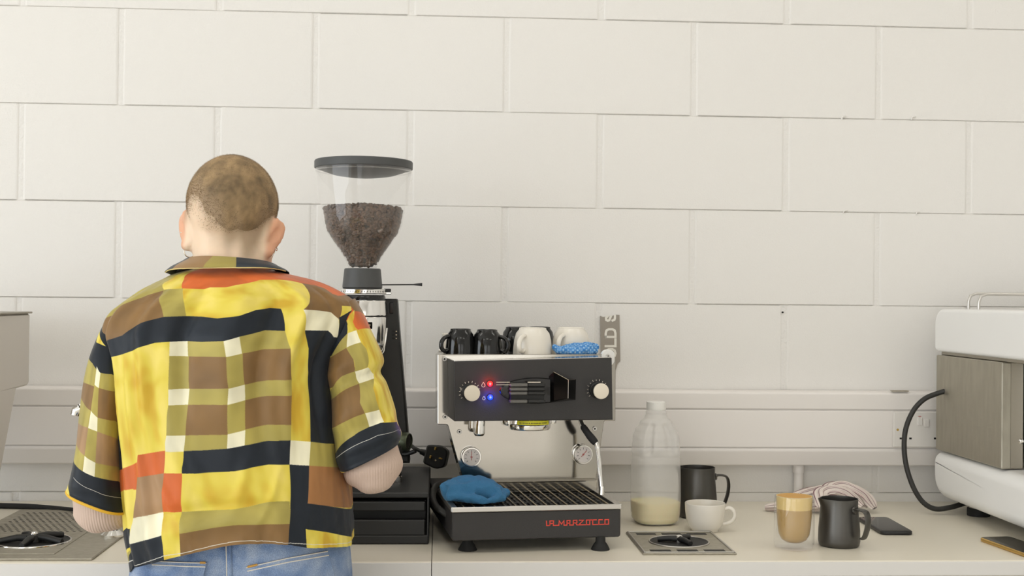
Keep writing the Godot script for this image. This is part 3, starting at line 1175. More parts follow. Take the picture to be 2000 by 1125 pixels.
	# dark motor housing behind, broadening towards the foot
	var hs := round_corners([Vector2(0 * px, Y.call(905)), Vector2(96 * px, Y.call(905)), Vector2(92 * px, Y.call(845)), Vector2(71.5 * px, Y.call(628)), Vector2(68 * px, Y.call(583)), Vector2(-40 * px, Y.call(583)), Vector2(-60 * px, Y.call(905))], [0, 0, 0.01, 0, 0.004, 0.004, 0])
	part("motor_housing", ex(hs, -70 * px, -2 * px, 0.004), m.black, g)
	part("front_column", lt([Vector2(0, 0), Vector2(60 * px, 0), Vector2(62 * px, 0.004), Vector2(60 * px, 0.012), Vector2(44 * px, 0.03), Vector2(42 * px, 0.10), Vector2(40 * px, Y.call(700)), Vector2(0, Y.call(700))], 48), m.black, g)
	part("chute_cover", tb(curve([Vector3(10 * px, Y.call(690), 40 * px), Vector3(40 * px, Y.call(690), 30 * px), Vector3(46 * px, Y.call(672), 20 * px), Vector3(50 * px, Y.call(640), 12 * px)], 6), 1.1 * px, 8), m.chrome, g)
	for q in [[62, 646], [62, 653], [62, 660]]:
		part("side_button", bx(Vector3(q[0] * px, Y.call(q[1]), -1.2 * px), Vector3(6 * px, 3.4 * px, 2 * px), 0.0004), m.dark, g)
		part("button_light", bx(Vector3((q[0] + 5) * px, Y.call(q[1] + 0.6), -1.0 * px), Vector3(2.4 * px, 2.2 * px, 2 * px), 0.0003), m.silver, g)
	part("toggle_switch", bx(Vector3(57 * px, Y.call(601), -1 * px), Vector3(8 * px, 22 * px, 3 * px), 0.0012), m.black_gloss, g)
	# dosing knob on the right of the column, its dark end turned to us
	var kc := Vector3(91 * px, Y.call(860), 22 * px)
	var kd := Vector3(0.85, -0.05, 0.35).normalized()
	var kb := Basis(Quaternion(Vector3.UP, kd))
	part("dosing_knob", lt([Vector2(0, -0.02), Vector2(0.017, -0.02), Vector2(0.0195, -0.016), Vector2(0.0195, 0.002), Vector2(0.018, 0.005), Vector2(0.0165, 0.005), Vector2(0.0165, 0.001), Vector2(0, 0.0005)], 36, Transform3D(kb, kc)), m.green_ring, g)
	part("knob_face", lt([Vector2(0, 0.003), Vector2(0.0162, 0.003), Vector2(0.0162, 0.0), Vector2(0, 0.0)], 36, Transform3D(kb, kc)), m.black_gloss, g)
	part("fork_arm", tb([kc + Vector3(-0.03, -0.028, -0.01), kc + Vector3(0.0, -0.026, 0.0), kc + Vector3(0.018, -0.018, 0.01)], 0.0045, 10), m.black, g)

	# the beans: thousands, packed against the clear wall
	var beans := thing("coffee_beans", "glossy dark roasted coffee beans filling the lower half of the clear hopper", "beans", g.position + Vector3(0, Y.call(523), 0))
	beans.set_meta("kind", "stuff")
	var radius := func(y: float) -> float:
		for i in prof.size() - 1:
			if y <= prof[i + 1].y:
				return lerpf(prof[i].x, prof[i + 1].x, clampf((y - prof[i].y) / (prof[i + 1].y - prof[i].y), 0, 1))
		return prof[-1].x
	var yb: float = Y.call(521)
	var yt: float = Y.call(409)
	var core := []
	core.append(Vector2(0, yb))
	for i in 9:
		var yy := lerpf(yb, yt - 0.006, i / 8.0)
		core.append(Vector2(radius.call(yy) - 0.0098, yy))
	core.append(Vector2(0, yt - 0.003))
	var off := Vector3(0, -Y.call(523), 0)
	part("bean_heap", lt(core, 40, put_at(off)), m.bean_core, beans)
	var one := MB.new()
	for i in 8:
		for j in 12:
			var q := []
			for w in [[i, j], [i + 1, j], [i + 1, j + 1], [i, j + 1]]:
				var th = PI * w[0] / 8.0
				var ph = TAU * w[1] / 12.0
				var p := Vector3(cos(th), sin(th) * cos(ph), sin(th) * sin(ph))
				if p.z > 0.0:
					p.z *= 1.0 - 0.5 * exp(-pow(p.y * 4.5, 2))
				q.append(p * Vector3(0.0057, 0.0041, 0.0034))
			one.quad(q[0], q[1], q[2], q[3])
	var mm := MultiMesh.new()
	mm.transform_format = MultiMesh.TRANSFORM_3D
	mm.use_colors = true
	mm.mesh = one.mesh(70.0)
	var rng := RandomNumberGenerator.new()
	rng.seed = 11
	var xs := []
	var n_side := 2300
	for k2 in n_side:
		var f := pow(rng.randf(), 0.62)
		var yy := lerpf(yb + 0.002, yt - 0.002, f)
		var an := rng.randf() * TAU
		var r: float = radius.call(yy) - 0.0062 - rng.randf() * 0.0035
		var b := Basis.from_euler(Vector3(rng.randf_range(-0.6, 0.6), -an + PI / 2 + rng.randf_range(-0.5, 0.5), rng.randf() * TAU))
		xs.append(Transform3D(b, off + Vector3(cos(an) * r, yy, sin(an) * r)))
	for k2 in 900:
		var r: float = sqrt(rng.randf()) * (radius.call(yt) - 0.007)
		var an := rng.randf() * TAU
		var yy := yt + 0.0065 * (1.0 - pow(r / 0.08, 2.0)) + rng.randf_range(-0.004, 0.002)
		xs.append(Transform3D(Basis.from_euler(Vector3(rng.randf() * TAU, rng.randf() * TAU, rng.randf() * TAU)), off + Vector3(cos(an) * r, yy, sin(an) * r)))
	mm.instance_count = xs.size()
	for i in xs.size():
		mm.set_instance_transform(i, xs[i])
		var l := rng.randf_range(0.55, 1.5)
		mm.set_instance_color(i, Color(0.095 * l, 0.052 * l, 0.030 * l))
	var mi := MultiMeshInstance3D.new()
	mi.name = "bean"
	mi.multimesh = mm
	mi.material_override = m.bean
	mi.set_meta("kind", "stuff")
	beans.add_child(mi, true)

	# tamper standing on the box behind the elbow
	var tc := P(773, 944, zc + 0.045)
	var tm := thing("tamper", "black handled tamper with bright steel base behind the right elbow", "tamper", Vector3(tc.x, ytop, zc + 0.045))
	part("tamper_base", lt([Vector2(0, 0), Vector2(0.0125, 0), Vector2(0.0130, 0.001), Vector2(0.0130, 0.011), Vector2(0.0115, 0.0125), Vector2(0, 0.0125)], 36), m.chrome, tm)
	part("tamper_handle", lt([Vector2(0, 0.012), Vector2(0.0105, 0.012), Vector2(0.0115, 0.02), Vector2(0.0105, 0.045), Vector2(0.0125, 0.062), Vector2(0.010, 0.074), Vector2(0, 0.077)], 36), m.black, tm)
	# the loose plug, its pins towards us, on its stiff cord
	var pc := P(852, 891, back.z + 0.035)
	var pg := thing("mains_plug", "loose black three pin mains plug by the drawer box, pins facing out", "plug", Vector3(pc.x, pc.y - 0.026, pc.z))
	var pb := Transform3D(Basis.from_euler(Vector3(-0.1, -0.2, -0.22)), Vector3(0, 0.026, 0))
	part("plug_body", ex(round_corners([Vector2(-0.024, -0.021), Vector2(0.008, -0.027), Vector2(0.026, -0.018), Vector2(0.025, 0.018), Vector2(0.006, 0.026), Vector2(-0.024, 0.02)], [0.006, 0.008, 0.008, 0.008, 0.008, 0.006]), -0.017, 0.013, 0.003, pb), m.black, pg)
	for q in [[-0.002, 0.017, 0.0022, 0.0042], [-0.008, -0.003, 0.0024, 0.004], [0.0145, -0.001, 0.0046, 0.0018]]:
		part("pin", bx(Vector3(q[0], q[1], 0.0165), Vector3(q[2] * 1.6, q[3] * 1.6, 0.014), 0.0006, pb), m.brass, pg)
	part("cover_screw", lt([Vector2(0, 0.0012), Vector2(0.0022, 0.001), Vector2(0.0026, 0), Vector2(0, 0)], 12, pb * put_at(Vector3(0.003, -0.008, 0.013), Vector3(PI / 2, 0, 0))), m.silver, pg)
	part("cord_grip", tb([pb * Vector3(-0.022, 0, -0.004), pb * Vector3(-0.038, 0.001, -0.004)], [0.0085, 0.006], 12), m.black, pg)
	var pl := []
	for q in [pb * Vector3(-0.034, 0.001, -0.004), pb * Vector3(-0.052, 0.004, -0.006), pb * Vector3(-0.07, 0.004, -0.02), Vector3(-0.085, 0.0, -0.05), Vector3(-0.08, -0.06, -0.075), Vector3(-0.05, ytop - pg.position.y + 0.004 - 0.02, -0.088), Vector3(0.0, TOP - pg.position.y + 0.01, -0.095)]:
		pl.append(q)
	part("plug_cord", tb(curve(pl, 6), 0.0042, 10), m.cable, pg)


var bench := Transform3D(Basis(Vector3.UP, 0.122), Vector3(0.937, 0.91, 0.58))    # the small coffee machine: x to its right, z to its front


func L(x: float, y: float, z: float) -> Vector3:        # the machine's own point, z in front of its tray's face, on a sight line
	var inv := bench.affine_inverse()
	var a := inv * eye.origin
	var d := inv.basis * sight(x, y)
	return a + d * ((z - a.z) / d.z)


func L2(x: float, y: float, z: float) -> Vector2:
	var p := L(x, y, z)
	return Vector2(p.x, p.y)


func lying(at: Vector3) -> Transform3D:                   # a lathe's axis turned to face out of the front
	return put_at(at, Vector3(PI / 2, 0, 0))


func gauge(o: Node3D, at: Vector3, angle: float, label: String) -> void:
	var r := 0.0205
	var b := part("gauge", lt([Vector2(0, -0.004), Vector2(r, -0.004), Vector2(r, 0.006), Vector2(r - 0.0012, 0.0085), Vector2(r - 0.0035, 0.0085), Vector2(r - 0.0042, 0.005), Vector2(0, 0.005)], 44, lying(at)), m.chrome, o)
	lift(b, label)
	part("gauge_face", lt([Vector2(0, 0.0056), Vector2(r - 0.004, 0.0056), Vector2(r - 0.004, 0.004), Vector2(0, 0.004)], 40, lying(at)), m.gauge_face, b)
	var ticks := MB.new()
	for k in 9:
		var an := -0.75 * PI + k * PI * 1.5 / 8.0
		var dir := Vector2(sin(an), cos(an))
		strokes(ticks, [[dir * (r - 0.0098), dir * (r - 0.0068)]], 0.0009, 0.0003, put_at(at + Vector3(0, 0, 0.0056)))
	part("dial_marks", ticks, m.print_black, b).set_meta("kind", "stuff")
	var nd := Vector2(sin(angle), cos(angle))
	var needle := MB.new()
	strokes(needle, [[-nd * 0.006, nd * 0.0105]], 0.0012, 0.0005, put_at(at + Vector3(0, 0, 0.0058)))
	lathe(needle, [Vector2(0, 0.0068), Vector2(0.002, 0.0068), Vector2(0.002, 0.0056), Vector2(0, 0.0056)], 16, lying(at))
	part("needle", needle, m.gauge_red, b)
	part("gauge_glass", lt([Vector2(r - 0.004, 0.0078), Vector2(0, 0.0082)], 36, lying(at)), m.glass, b, 40.0, false)


func espresso() -> void:
	var o := thing("espresso_machine", "compact black and steel espresso machine with red script and two round gauges", "coffee machine", bench.origin, 0.122)
	var zp := -0.18                                          # the polished back plate
	var zf := -0.085                                         # the face of the black control head
	# base with its tray
	var b0 := L2(882, 1059, 0.0)
	var b1 := L2(1212, 1047, 0.0)
	var bt := L2(878, 1001, 0.0).y
	var hw := 0.163
	var yb := (b0.y + b1.y) / 2
	var base := part("base", ex(round_corners([Vector2(-hw, yb), Vector2(hw, yb), Vector2(hw, bt), Vector2(-hw, bt)], [0.006, 0.006, 0.003, 0.003]), -0.44, 0.0, 0.002), m.black_panel, o)
	# the maker's name in joined red letters
	var n0 := L(1067, 1027, 0.0)
	var n1 := L(1189, 1022.3, 0.0)
	var sc := (n1.x - n0.x) / 1510.0
	var hh := 0.0088
	var nm := []
	for line in [
		[[95, 0.95], [103, 0], [180, 0]], [[180, 0], [180, 1], [268, 1], [262, 0], [395, 0], [402, 1], [457, 0.25], [518, 1], [518, 0], [590, 0], [590, 1], [662, 1], [656, 0], [742, 0], [742, 1], [828, 1], [828, 0.45], [742, 0.45]],
		[[180, 0.42], [265, 0.42]], [[590, 0.42], [660, 0.42]], [[798, 0.45], [828, 0], [1060, 0]], [[888, 1], [990, 1], [872, 0]],
		[[1060, 0], [1060, 1], [1300, 1]], [[1060, 0], [1142, 0], [1142, 1]], [[1212, 1], [1212, 0], [1510, 0], [1510, 1], [1600, 1], [1600, 0], [1510, 0]], [[1362, 0], [1362, 1], [1446, 1]],
	]:
		nm.append(line.map(func(q): return Vector2((q[0] - 95) * sc, q[1] * hh)))
	var bottom := L2(1067, 1027, 0.0).y
	var bottom2 := L2(1189, 1022.5, 0.0).y
	part("name_badge", strokes(MB.new(), nm, 0.00185, 0.0008, put_at(Vector3(n0.x, (bottom + bottom2) / 2 - 0.0003, 0.0))), m.red, base, 30.0)
	var tt := L2(878, 991.5, 0.003).y
	var tray := part("drip_tray", bx(Vector3(0, (bt + tt) / 2, 0.0005), Vector3(hw * 2 + 0.002, tt - bt, 0.007), 0.0012), m.steel, o)
	for e in [-1, 1]:
		part("tray_edge", bx(Vector3(e * (hw - 0.004), (bt + tt) / 2, -0.11), Vector3(0.012, tt - bt, 0.22), 0.0012), m.steel, tray)
	part("tray_well", bx(Vector3(0, bt - 0.001, -0.11), Vector3(hw * 2 - 0.014, 0.004, 0.215), 0.0005), m.dark, tray)
	var gy := tt - 0.002
	for i in 15:
		part("grate_bar", bx(Vector3(-0.14 + i * 0.02, gy, -0.108), Vector3(0.0022, 0.003, 0.196), 0.0006), m.grate, tray)
	for j in 6:
		part("grate_cross", bx(Vector3(0, gy - 0.0016, -0.02 - j * 0.034), Vector3(0.296, 0.002, 0.0030), 0.0005), m.black, tray)
	var mesh_ := MB.new()
	for i in 30:
		box(mesh_, Vector3(-0.145 + i * 0.01, gy - 0.0022, -0.108), Vector3(0.005, 0.001, 0.196), 0.0)
	part("grate_sheet", mesh_, m.black, tray).set_meta("kind", "stuff")
	# feet
	for q in [[-0.128, -0.035], [0.125, -0.006], [-0.125, -0.38], [0.125, -0.38]]:
		part("foot", lt([Vector2(0, 0), Vector2(0.0175, 0), Vector2(0.018, 0.0015), Vector2(0.0135, 0.010), Vector2(0.0095, 0.0155), Vector2(0.0095, yb + 0.002), Vector2(0, yb + 0.002)], 32, put_at(Vector3(q[0], 0, q[1]))), m.rubber, o)
	# body behind, polished plate in front of it
	var top := L2(1040, 693, -0.30).y
	var ym := L2(860, 826, zp).y
	part("body", bx(Vector3(0.012, (ym + top) / 2 - 0.004, -0.325), Vector3(0.30, top - ym - 0.008, 0.215), 0.004), m.steel_dull, o)
	part("lower_body", bx(Vector3(0.03, (bt + ym) / 2, -0.325), Vector3(0.19, ym - bt + 0.006, 0.21), 0.004), m.steel_dull, o)
	var pl := [L2(905, 940, zp), L2(1163, 945, zp), L2(1180, 822, zp), L2(1202, 822, zp), L2(1203, 692, zp), L2(855, 692, zp), L2(855, 829, zp), L2(874, 829, zp)]
	pl = round_corners(pl, [0.002, 0.002, 0.004, 0.002, 0.012, 0.003, 0.002, 0.004])
	var plate := part("back_plate", ex(pl, zp - 0.04, zp, 0.0012), m.mirror, o)
	var ear := L(1188, 698, zp)
	part("plate_ear", ex(rounded(0.028, 0.034, 0.0125, Vector2(ear.x, ear.y - 0.001)), zp - 0.012, zp + 0.0005, 0.001), m.white_enamel, plate)
	var post := L(871, 672, -0.36)
	part("corner_post", bx(Vector3(post.x, post.y, -0.36), Vector3(0.016, 0.048, 0.02), 0.002), m.ceramic, plate)
	for q in [[868, 701], [869, 814], [897, 843], [1161, 837], [1187, 696]]:
		var p := L(q[0], q[1], zp)
		var bo := part("bolt", lt([Vector2(0, 0.003), Vector2(0.0022, 0.003), Vector2(0.0022, 0.0042), Vector2(0.0042, 0.0042), Vector2(0.0048, 0.003), Vector2(0.0048, 0), Vector2(0, 0)], 20, lying(p)), m.steel, plate)
		part("bolt_socket", lt([Vector2(0, 0.0034), Vector2(0.0022, 0.0034), Vector2(0.0022, 0.002), Vector2(0, 0.002)], 6, lying(p)), m.dark, bo)
	# ledge below the plate
	var l0 := L2(1030, 941, zp + 0.012).y
	part("plate_ledge", ex(round_corners([Vector2(-0.125, bt + 0.006), Vector2(0.158, bt + 0.006), Vector2(0.160, l0), Vector2(-0.122, l0)], [0, 0, 0.002, 0.002]), zp - 0.02, zp + 0.012, 0.0015), m.mirror, o)
	part("ledge_gap", bx(Vector3(0.018, l0 + 0.001, zp + 0.004), Vector3(0.28, 0.003, 0.008), 0.0), m.steel_dull, o)
	# control head
	var h0 := L2(888, 823, zf)
	var h1 := L2(1197, 820, zf)
	var h2 := L2(1195, 699, zf)
	var h3 := L2(887, 706, zf)
	var head := part("control_head", ex([h0, h1, h2, h3], zp, zf, 0.0015), m.black_panel, o)
	part("head_top", ex([h3 + Vector2(0.001, 0.0), h2 - Vector2(0.001, 0.0), h2 + Vector2(-0.001, 0.0016), h3 + Vector2(0.001, 0.0016)], zp, zf - 0.003, 0.0005), m.chrome, head)
	for q in [[922, 768, "left cream dial knob"], [1174, 764, "right cream dial knob"]]:
		var p := L(q[0], q[1], zf + 0.03)
		var kn := part("dial_knob", lt([Vector2(0, -0.030), Vector2(0.0165, -0.030), Vector2(0.0165, -0.024), Vector2(0.0145, -0.022), Vector2(0.0145, 0.0), Vector2(0, 0.0)], 40, lying(p)), m.black, head)
		lift(part("knob_cap", lt([Vector2(0, -0.002), Vector2(0.0150, -0.002), Vector2(0.0155, -0.001), Vector2(0.0153, 0.0022), Vector2(0.0135, 0.0034), Vector2(0, 0.004)], 44, lying(p)), m.knob, kn), q[2])
		var sk := MB.new()
		for k in 11:
			var an := -0.7 * PI + k * 0.11 * PI
			var dir := Vector2(sin(an), cos(an))
			strokes(sk, [[dir * 0.0185, dir * (0.0215 if k % 2 else 0.0205)]], 0.0008, 0.0003, put_at(Vector3(p.x, p.y, zf)))
		part("knob_scale", sk, m.silver, head).set_meta("kind", "stuff")
	# steam wisp mark and drop marks
	var mk := MB.new()
	var w0 := L(902.5, 761, zf)
	for k in 3:
		strokes(mk, [[Vector2(-0.003, 0.002 - k * 0.0018), Vector2(-0.001, 0.0032 - k * 0.0018), Vector2(0.001, 0.0014 - k * 0.0018), Vector2(0.0032, 0.0026 - k * 0.0018)]], 0.0008, 0.0003, put_at(w0))
	part("steam_mark", mk, m.silver, head).set_meta("kind", "stuff")
	for q in [[944, 751.5, 1.1], [945, 777.5, 0.85]]:
		var drop := []
		for k in 17:
			var an := PI * 0.25 + k * PI * 1.5 / 16.0 + PI / 2
			drop.append(Vector2(cos(an) * 0.003, sin(an) * 0.003 - 0.001) * q[2])
		drop.push_front(Vector2(0, 0.0046) * q[2])
		drop.append(Vector2(0, 0.0046) * q[2])
		part("drop_mark", strokes(MB.new(), [drop], 0.0008, 0.0003, put_at(L(q[0], q[1], zf))), m.silver, head)
	for q in [[957, 749.5, Color(1.0, 0.10, 0.07), "red"], [957.5, 776, Color(0.06, 0.22, 1.0), "blue"]]:
		var p := L(q[0], q[1], zf + 0.003)
		var em := glow(mat(40, 36, 40, 0.4), q[2], 3.2)
		var hot := glow(mat(60, 60, 60, 0.4), q[2].lerp(Color.WHITE, 0.4), 2.2)
		part("lamp_bezel", lt([Vector2(0.0054, -0.003), Vector2(0.0070, -0.003), Vector2(0.0068, 0.0), Vector2(0.0056, 0.0004)], 24, lying(p)), m.black_gloss, head)
		lift(part("indicator_lamp", lt([Vector2(0.0056, -0.002), Vector2(0.0056, 0.0005), Vector2(0.0042, 0.0026), Vector2(0.0020, 0.0034)], 24, lying(p)), em, head, 60.0, false), "glowing " + q[3] + " indicator lamp")
		part("lamp_tip", lt([Vector2(0.0024, 0.0032), Vector2(0.0014, 0.0040), Vector2(0, 0.0043)], 18, lying(p)), hot, head, 60.0, false)
		var li := OmniLight3D.new()
		li.name = "indicator_light"
		li.light_color = q[2]
		li.light_energy = 0.0014 if q[3] == "red" else 0.0018
		li.light_size = 0.004
		li.omni_range = 5.0
		li.omni_attenuation = 2.0
		li.shadow_enabled = true
		li.position = p + Vector3(0, 0, 0.007)
		head.add_child(li, true)
	# brew paddle: an oval dish, a ribbed grip and a wedge
	var pm := L(1046, 763, zf)
	part("paddle_dish", lt([Vector2(0, 0.003), Vector2(0.060, 0.003), Vector2(0.064, 0.001), Vector2(0.065, -0.001), Vector2(0, -0.001)], 56, put_at(pm, Vector3(PI / 2, 0, 0), Vector3(1.12, 1, 0.40))), m.black_gloss, head)
	var g0 := L(996, 748, zf + 0.018)
	var g1 := L(1065, 788, zf + 0.018)
	for i in 5:
		var y := lerpf(g0.y, g1.y, (i + 0.5) / 5.0)
		if i == 3:
			continue
		part("grip_rib", bx(Vector3(lerpf(g0.x, g1.x, 0.25), y, zf + 0.013), Vector3((g1.x - g0.x) * 0.5, (g0.y - g1.y) / 5.0 - 0.0012, 0.016), 0.0016), mat(104, 102, 98, 0.3, 0.5), head)
		part("grip_rib", bx(Vector3(lerpf(g0.x, g1.x, 0.75), y, zf + 0.012), Vector3((g1.x - g0.x) * 0.5, (g0.y - g1.y) / 5.0 - 0.0012, 0.016), 0.0016), m.black, head)
	part("grip_core", bx(Vector3((g0.x + g1.x) / 2, (g0.y + g1.y) / 2, zf + 0.008), Vector3(g1.x - g0.x - 0.004, g0.y - g1.y - 0.002, 0.014), 0.001), m.dark, head)
	part("grip_inlay", bx(Vector3(lerpf(g0.x, g1.x, 0.68), g0.y + 0.0012, zf + 0.017), Vector3(0.026, 0.0022, 0.004), 0.0006), m.silver, head)
	for y in [746.5, 751.5]:
		var a := L(969, y, zf + 0.008)
		var b := L(996, y, zf + 0.012)
		part("paddle_rod", tb([a, b], 0.0009, 8), m.silver, head)
	# wedge: its left flank slopes from a high ridge down to the grip, edges polished
	var wz := zf + 0.03
	var q0 := L2(1085, 727.5, wz)
	var q1 := L2(1110, 742, wz)
	var q2 := L2(1109.5, 778, wz)
	var q3 := L2(1086, 783, wz)
	var q4 := L2(1125, 741, zf)
	var q5 := L2(1124, 781, zf)
	var q6 := L2(1072, 735, zf)
	var q7 := L2(1072, 787, zf)
	var wd := MB.new()
	var v := [Vector3(q0.x, q0.y, zf + 0.012), Vector3(q1.x, q1.y, wz), Vector3(q2.x, q2.y, wz), Vector3(q3.x, q3.y, zf + 0.012), Vector3(q4.x, q4.y, zf), Vector3(q5.x, q5.y, zf), Vector3(q6.x, q6.y, zf), Vector3(q7.x, q7.y, zf)]
	var inside := Vector3(q1.x - 0.006, (q1.y + q2.y) / 2, zf + 0.005)
	for f in [[0, 1, 2, 3], [1, 4, 5, 2], [0, 3, 7, 6], [0, 6, 4, 1], [3, 2, 5, 7], [6, 7, 5, 4]]:
		wd.poly_out(f.map(func(k): return v[k]), inside)
	part("paddle_wedge", wd, m.black_gloss, head, 10.0)
	part("wedge_edge", tb([v[0], v[1], v[4].lerp(v[1], 0.15)], 0.0007, 6), m.silver, head)
	part("wedge_edge", tb([v[1], v[2]], 0.0006, 6), m.silver, head)
	# brew group, hot water tap, steam pipe
	var gc := L(1034, 826, zf - 0.05)
	var grp := part("brew_group", lt([Vector2(0, -0.012), Vector2(0.040, -0.012), Vector2(0.042, -0.009), Vector2(0.042, -0.002), Vector2(0.047, 0.001), Vector2(0.047, 0.02), Vector2(0, 0.02)], 56, put_at(gc)), m.chrome, o)
	for e in [-1, 1]:
		part("group_lug", lt([Vector2(0, 0.0), Vector2(0.008, 0.0), Vector2(0.009, 0.004), Vector2(0.009, 0.02), Vector2(0, 0.02)], 20, put_at(gc + Vector3(e * 0.044, 0.0, 0.012))), m.chrome, grp)
	var lb := MB.new()
	for k in 14:
		var a0 := PI * 0.5 - 0.72 + 1.44 * k / 14.0
		var a1 := PI * 0.5 - 0.72 + 1.44 * (k + 1) / 14.0
		var r := 0.0482
		var yy := [0.0005, 0.013]
		lb.quad(gc + Vector3(cos(a0) * r, yy[0], sin(a0) * r), gc + Vector3(cos(a1) * r, yy[0], sin(a1) * r), gc + Vector3(cos(a1) * r, yy[1], sin(a1) * r), gc + Vector3(cos(a0) * r, yy[1], sin(a0) * r))
	part("warning_label", lb, m.label_yellow, grp, 60.0, false)
	var wr := MB.new()
	var rng := RandomNumberGenerator.new()
	rng.seed = 3
	for row in 2:
		var a0 := PI * 0.5 + 0.6
		while a0 > PI * 0.5 - 0.6:
			var da := rng.randf_range(0.03, 0.05)
			box(wr, gc + Vector3(cos(a0) * 0.0484, 0.0092 - row * 0.0052, sin(a0) * 0.0484), Vector3(da * 0.03, 0.0021, 0.0004), 0.0)
			a0 -= da + (0.03 if rng.randf() < 0.25 else 0.008)
	part("label_print", wr, m.print_black, grp).set_meta("kind", "stuff")
	var hp := L(936, 838, zf - 0.055)
	part("water_spout", lt([Vector2(0, -0.0135), Vector2(0.008, -0.0135), Vector2(0.0105, -0.011), Vector2(0.0115, -0.008), Vector2(0.0115, 0.02), Vector2(0, 0.02)], 32, put_at(hp)), m.chrome, o)
	part("spout_pipe", lt([Vector2(0, 0.002), Vector2(0.0055, 0.002), Vector2(0.006, 0.02), Vector2(0, 0.02)], 20, put_at(hp + Vector3(-0.0145, 0, -0.004))), m.chrome, o)
	var sp := []
	for q in [[1131, 815, -0.12], [1138, 832, -0.11], [1150, 849, -0.095], [1164, 866, -0.085], [1169, 890, -0.078], [1172, 925, -0.07], [1175, 966, -0.062]]:
		sp.append(L(q[0], q[1], q[2]))
	part("steam_wand", tb(curve(sp, 8), 0.0048, 16), m.chrome, o)
	part("wand_grip", tb(curve([sp[1], sp[2], sp[3]], 8), [0.005, 0.0062, 0.0066, 0.0068, 0.007, 0.007, 0.007, 0.0072, 0.0074, 0.0076, 0.0078, 0.0078, 0.0078, 0.0076, 0.0072, 0.0066, 0.0055], 16), m.rubber, o)
	part("wand_tip", tb([sp[-1] + Vector3(0, 0.016, -0.001), sp[-1]], [0.0054, 0.0058], 16), m.chrome, o)
	gauge(o, L(920, 892, zp + 0.006), 0.02, "left round pressure gauge with an upright red needle")
	gauge(o, L(1138, 887, zp + 0.006), 0.72, "right round pressure gauge with a tilted red needle")
	# rear lead, looping out on the left
	var ld := []
	for q in [[905, 962, -0.3], [872, 946, -0.26], [852, 950, -0.2], [845, 970, -0.16], [853, 990, -0.12], [872, 1004, -0.1], [893, 1016, -0.1]]:
		ld.append(L(q[0], q[1], q[2]))
	part("rear_lead", tb(curve(ld, 8), 0.0068, 14), m.cable, o)
	part("lead_gland", tb([ld[0], ld[0].lerp(ld[1], 0.7)], [0.013, 0.0115], 14), m.black, o)
	# cup rail on the top
	var ty := top
	part("cup_shelf", bx(Vector3(0.008, ty - 0.003, -0.31), Vector3(0.30, 0.006, 0.24), 0.001), m.steel, o)
	for i in 16:
		part("shelf_slat", bx(Vector3(-0.132 + i * 0.0187, ty + 0.0012, -0.31), Vector3(0.007, 0.0028, 0.225), 0.0008, put_at(Vector3.ZERO, Vector3(0, 0.0, 0))), m.chrome, o)
	for q in [[-0.199], [-0.424]]:
		part("shelf_rail", tb([Vector3(-0.14, ty + 0.003, q[0]), Vector3(0.156, ty + 0.003, q[0])], 0.003, 10), m.chrome, o)
	bench_top = ty + 0.0026


var bench_top := 0.0


func cup_profile(k: float, foot: float, mouth: float, h: float) -> Array:     # outside up, rim, inside down
	return [Vector2(0, 0.002), Vector2(foot * 0.86, 0.002), Vector2(foot * 0.92, 0), Vector2(foot, 0.0006), Vector2(foot * 1.02, 0.004), Vector2(lerpf(foot, mouth, 0.52), h * 0.20), Vector2(lerpf(foot, mouth, 0.80), h * 0.44), Vector2(lerpf(foot, mouth, 0.95), h * 0.72), Vector2(mouth, h - 0.0015), Vector2(mouth - 0.001, h), Vector2(mouth - 0.003 * k, h - 0.0006), Vector2(lerpf(foot, mouth, 0.9) - 0.004, h * 0.7), Vector2(lerpf(foot, mouth, 0.7) - 0.004, h * 0.4), Vector2(foot * 0.8, h * 0.15), Vector2(0, h * 0.12)]


func make_cup(label: String, at: Vector3, turn: float, flipped: bool, mat_: Material, group: String, foot: float, mouth: float, h: float) -> Node3D:
	var o := thing("coffee_cup", label, "cup", at, turn, group)
	var x := put_at(Vector3(0, h, 0), Vector3(PI, 0, 0)) if flipped else Transform3D()
	part("cup_bowl", lt(cup_profile(1.0, foot, mouth, h), 56, x), mat_, o, 50.0)
	var hd := []
	for q in [[0.92, 0.80], [1.18, 0.85], [1.40, 0.74], [1.43, 0.54], [1.26, 0.37], [0.98, 0.29], [0.80, 0.29]]:
		hd.append(x * Vector3(mouth * q[0], h * q[1], 0))
	part("handle", tb(curve(hd, 6), 0.0042, 12, Transform3D(), Vector2(1.0, 1.3)), mat_, o)
	return o


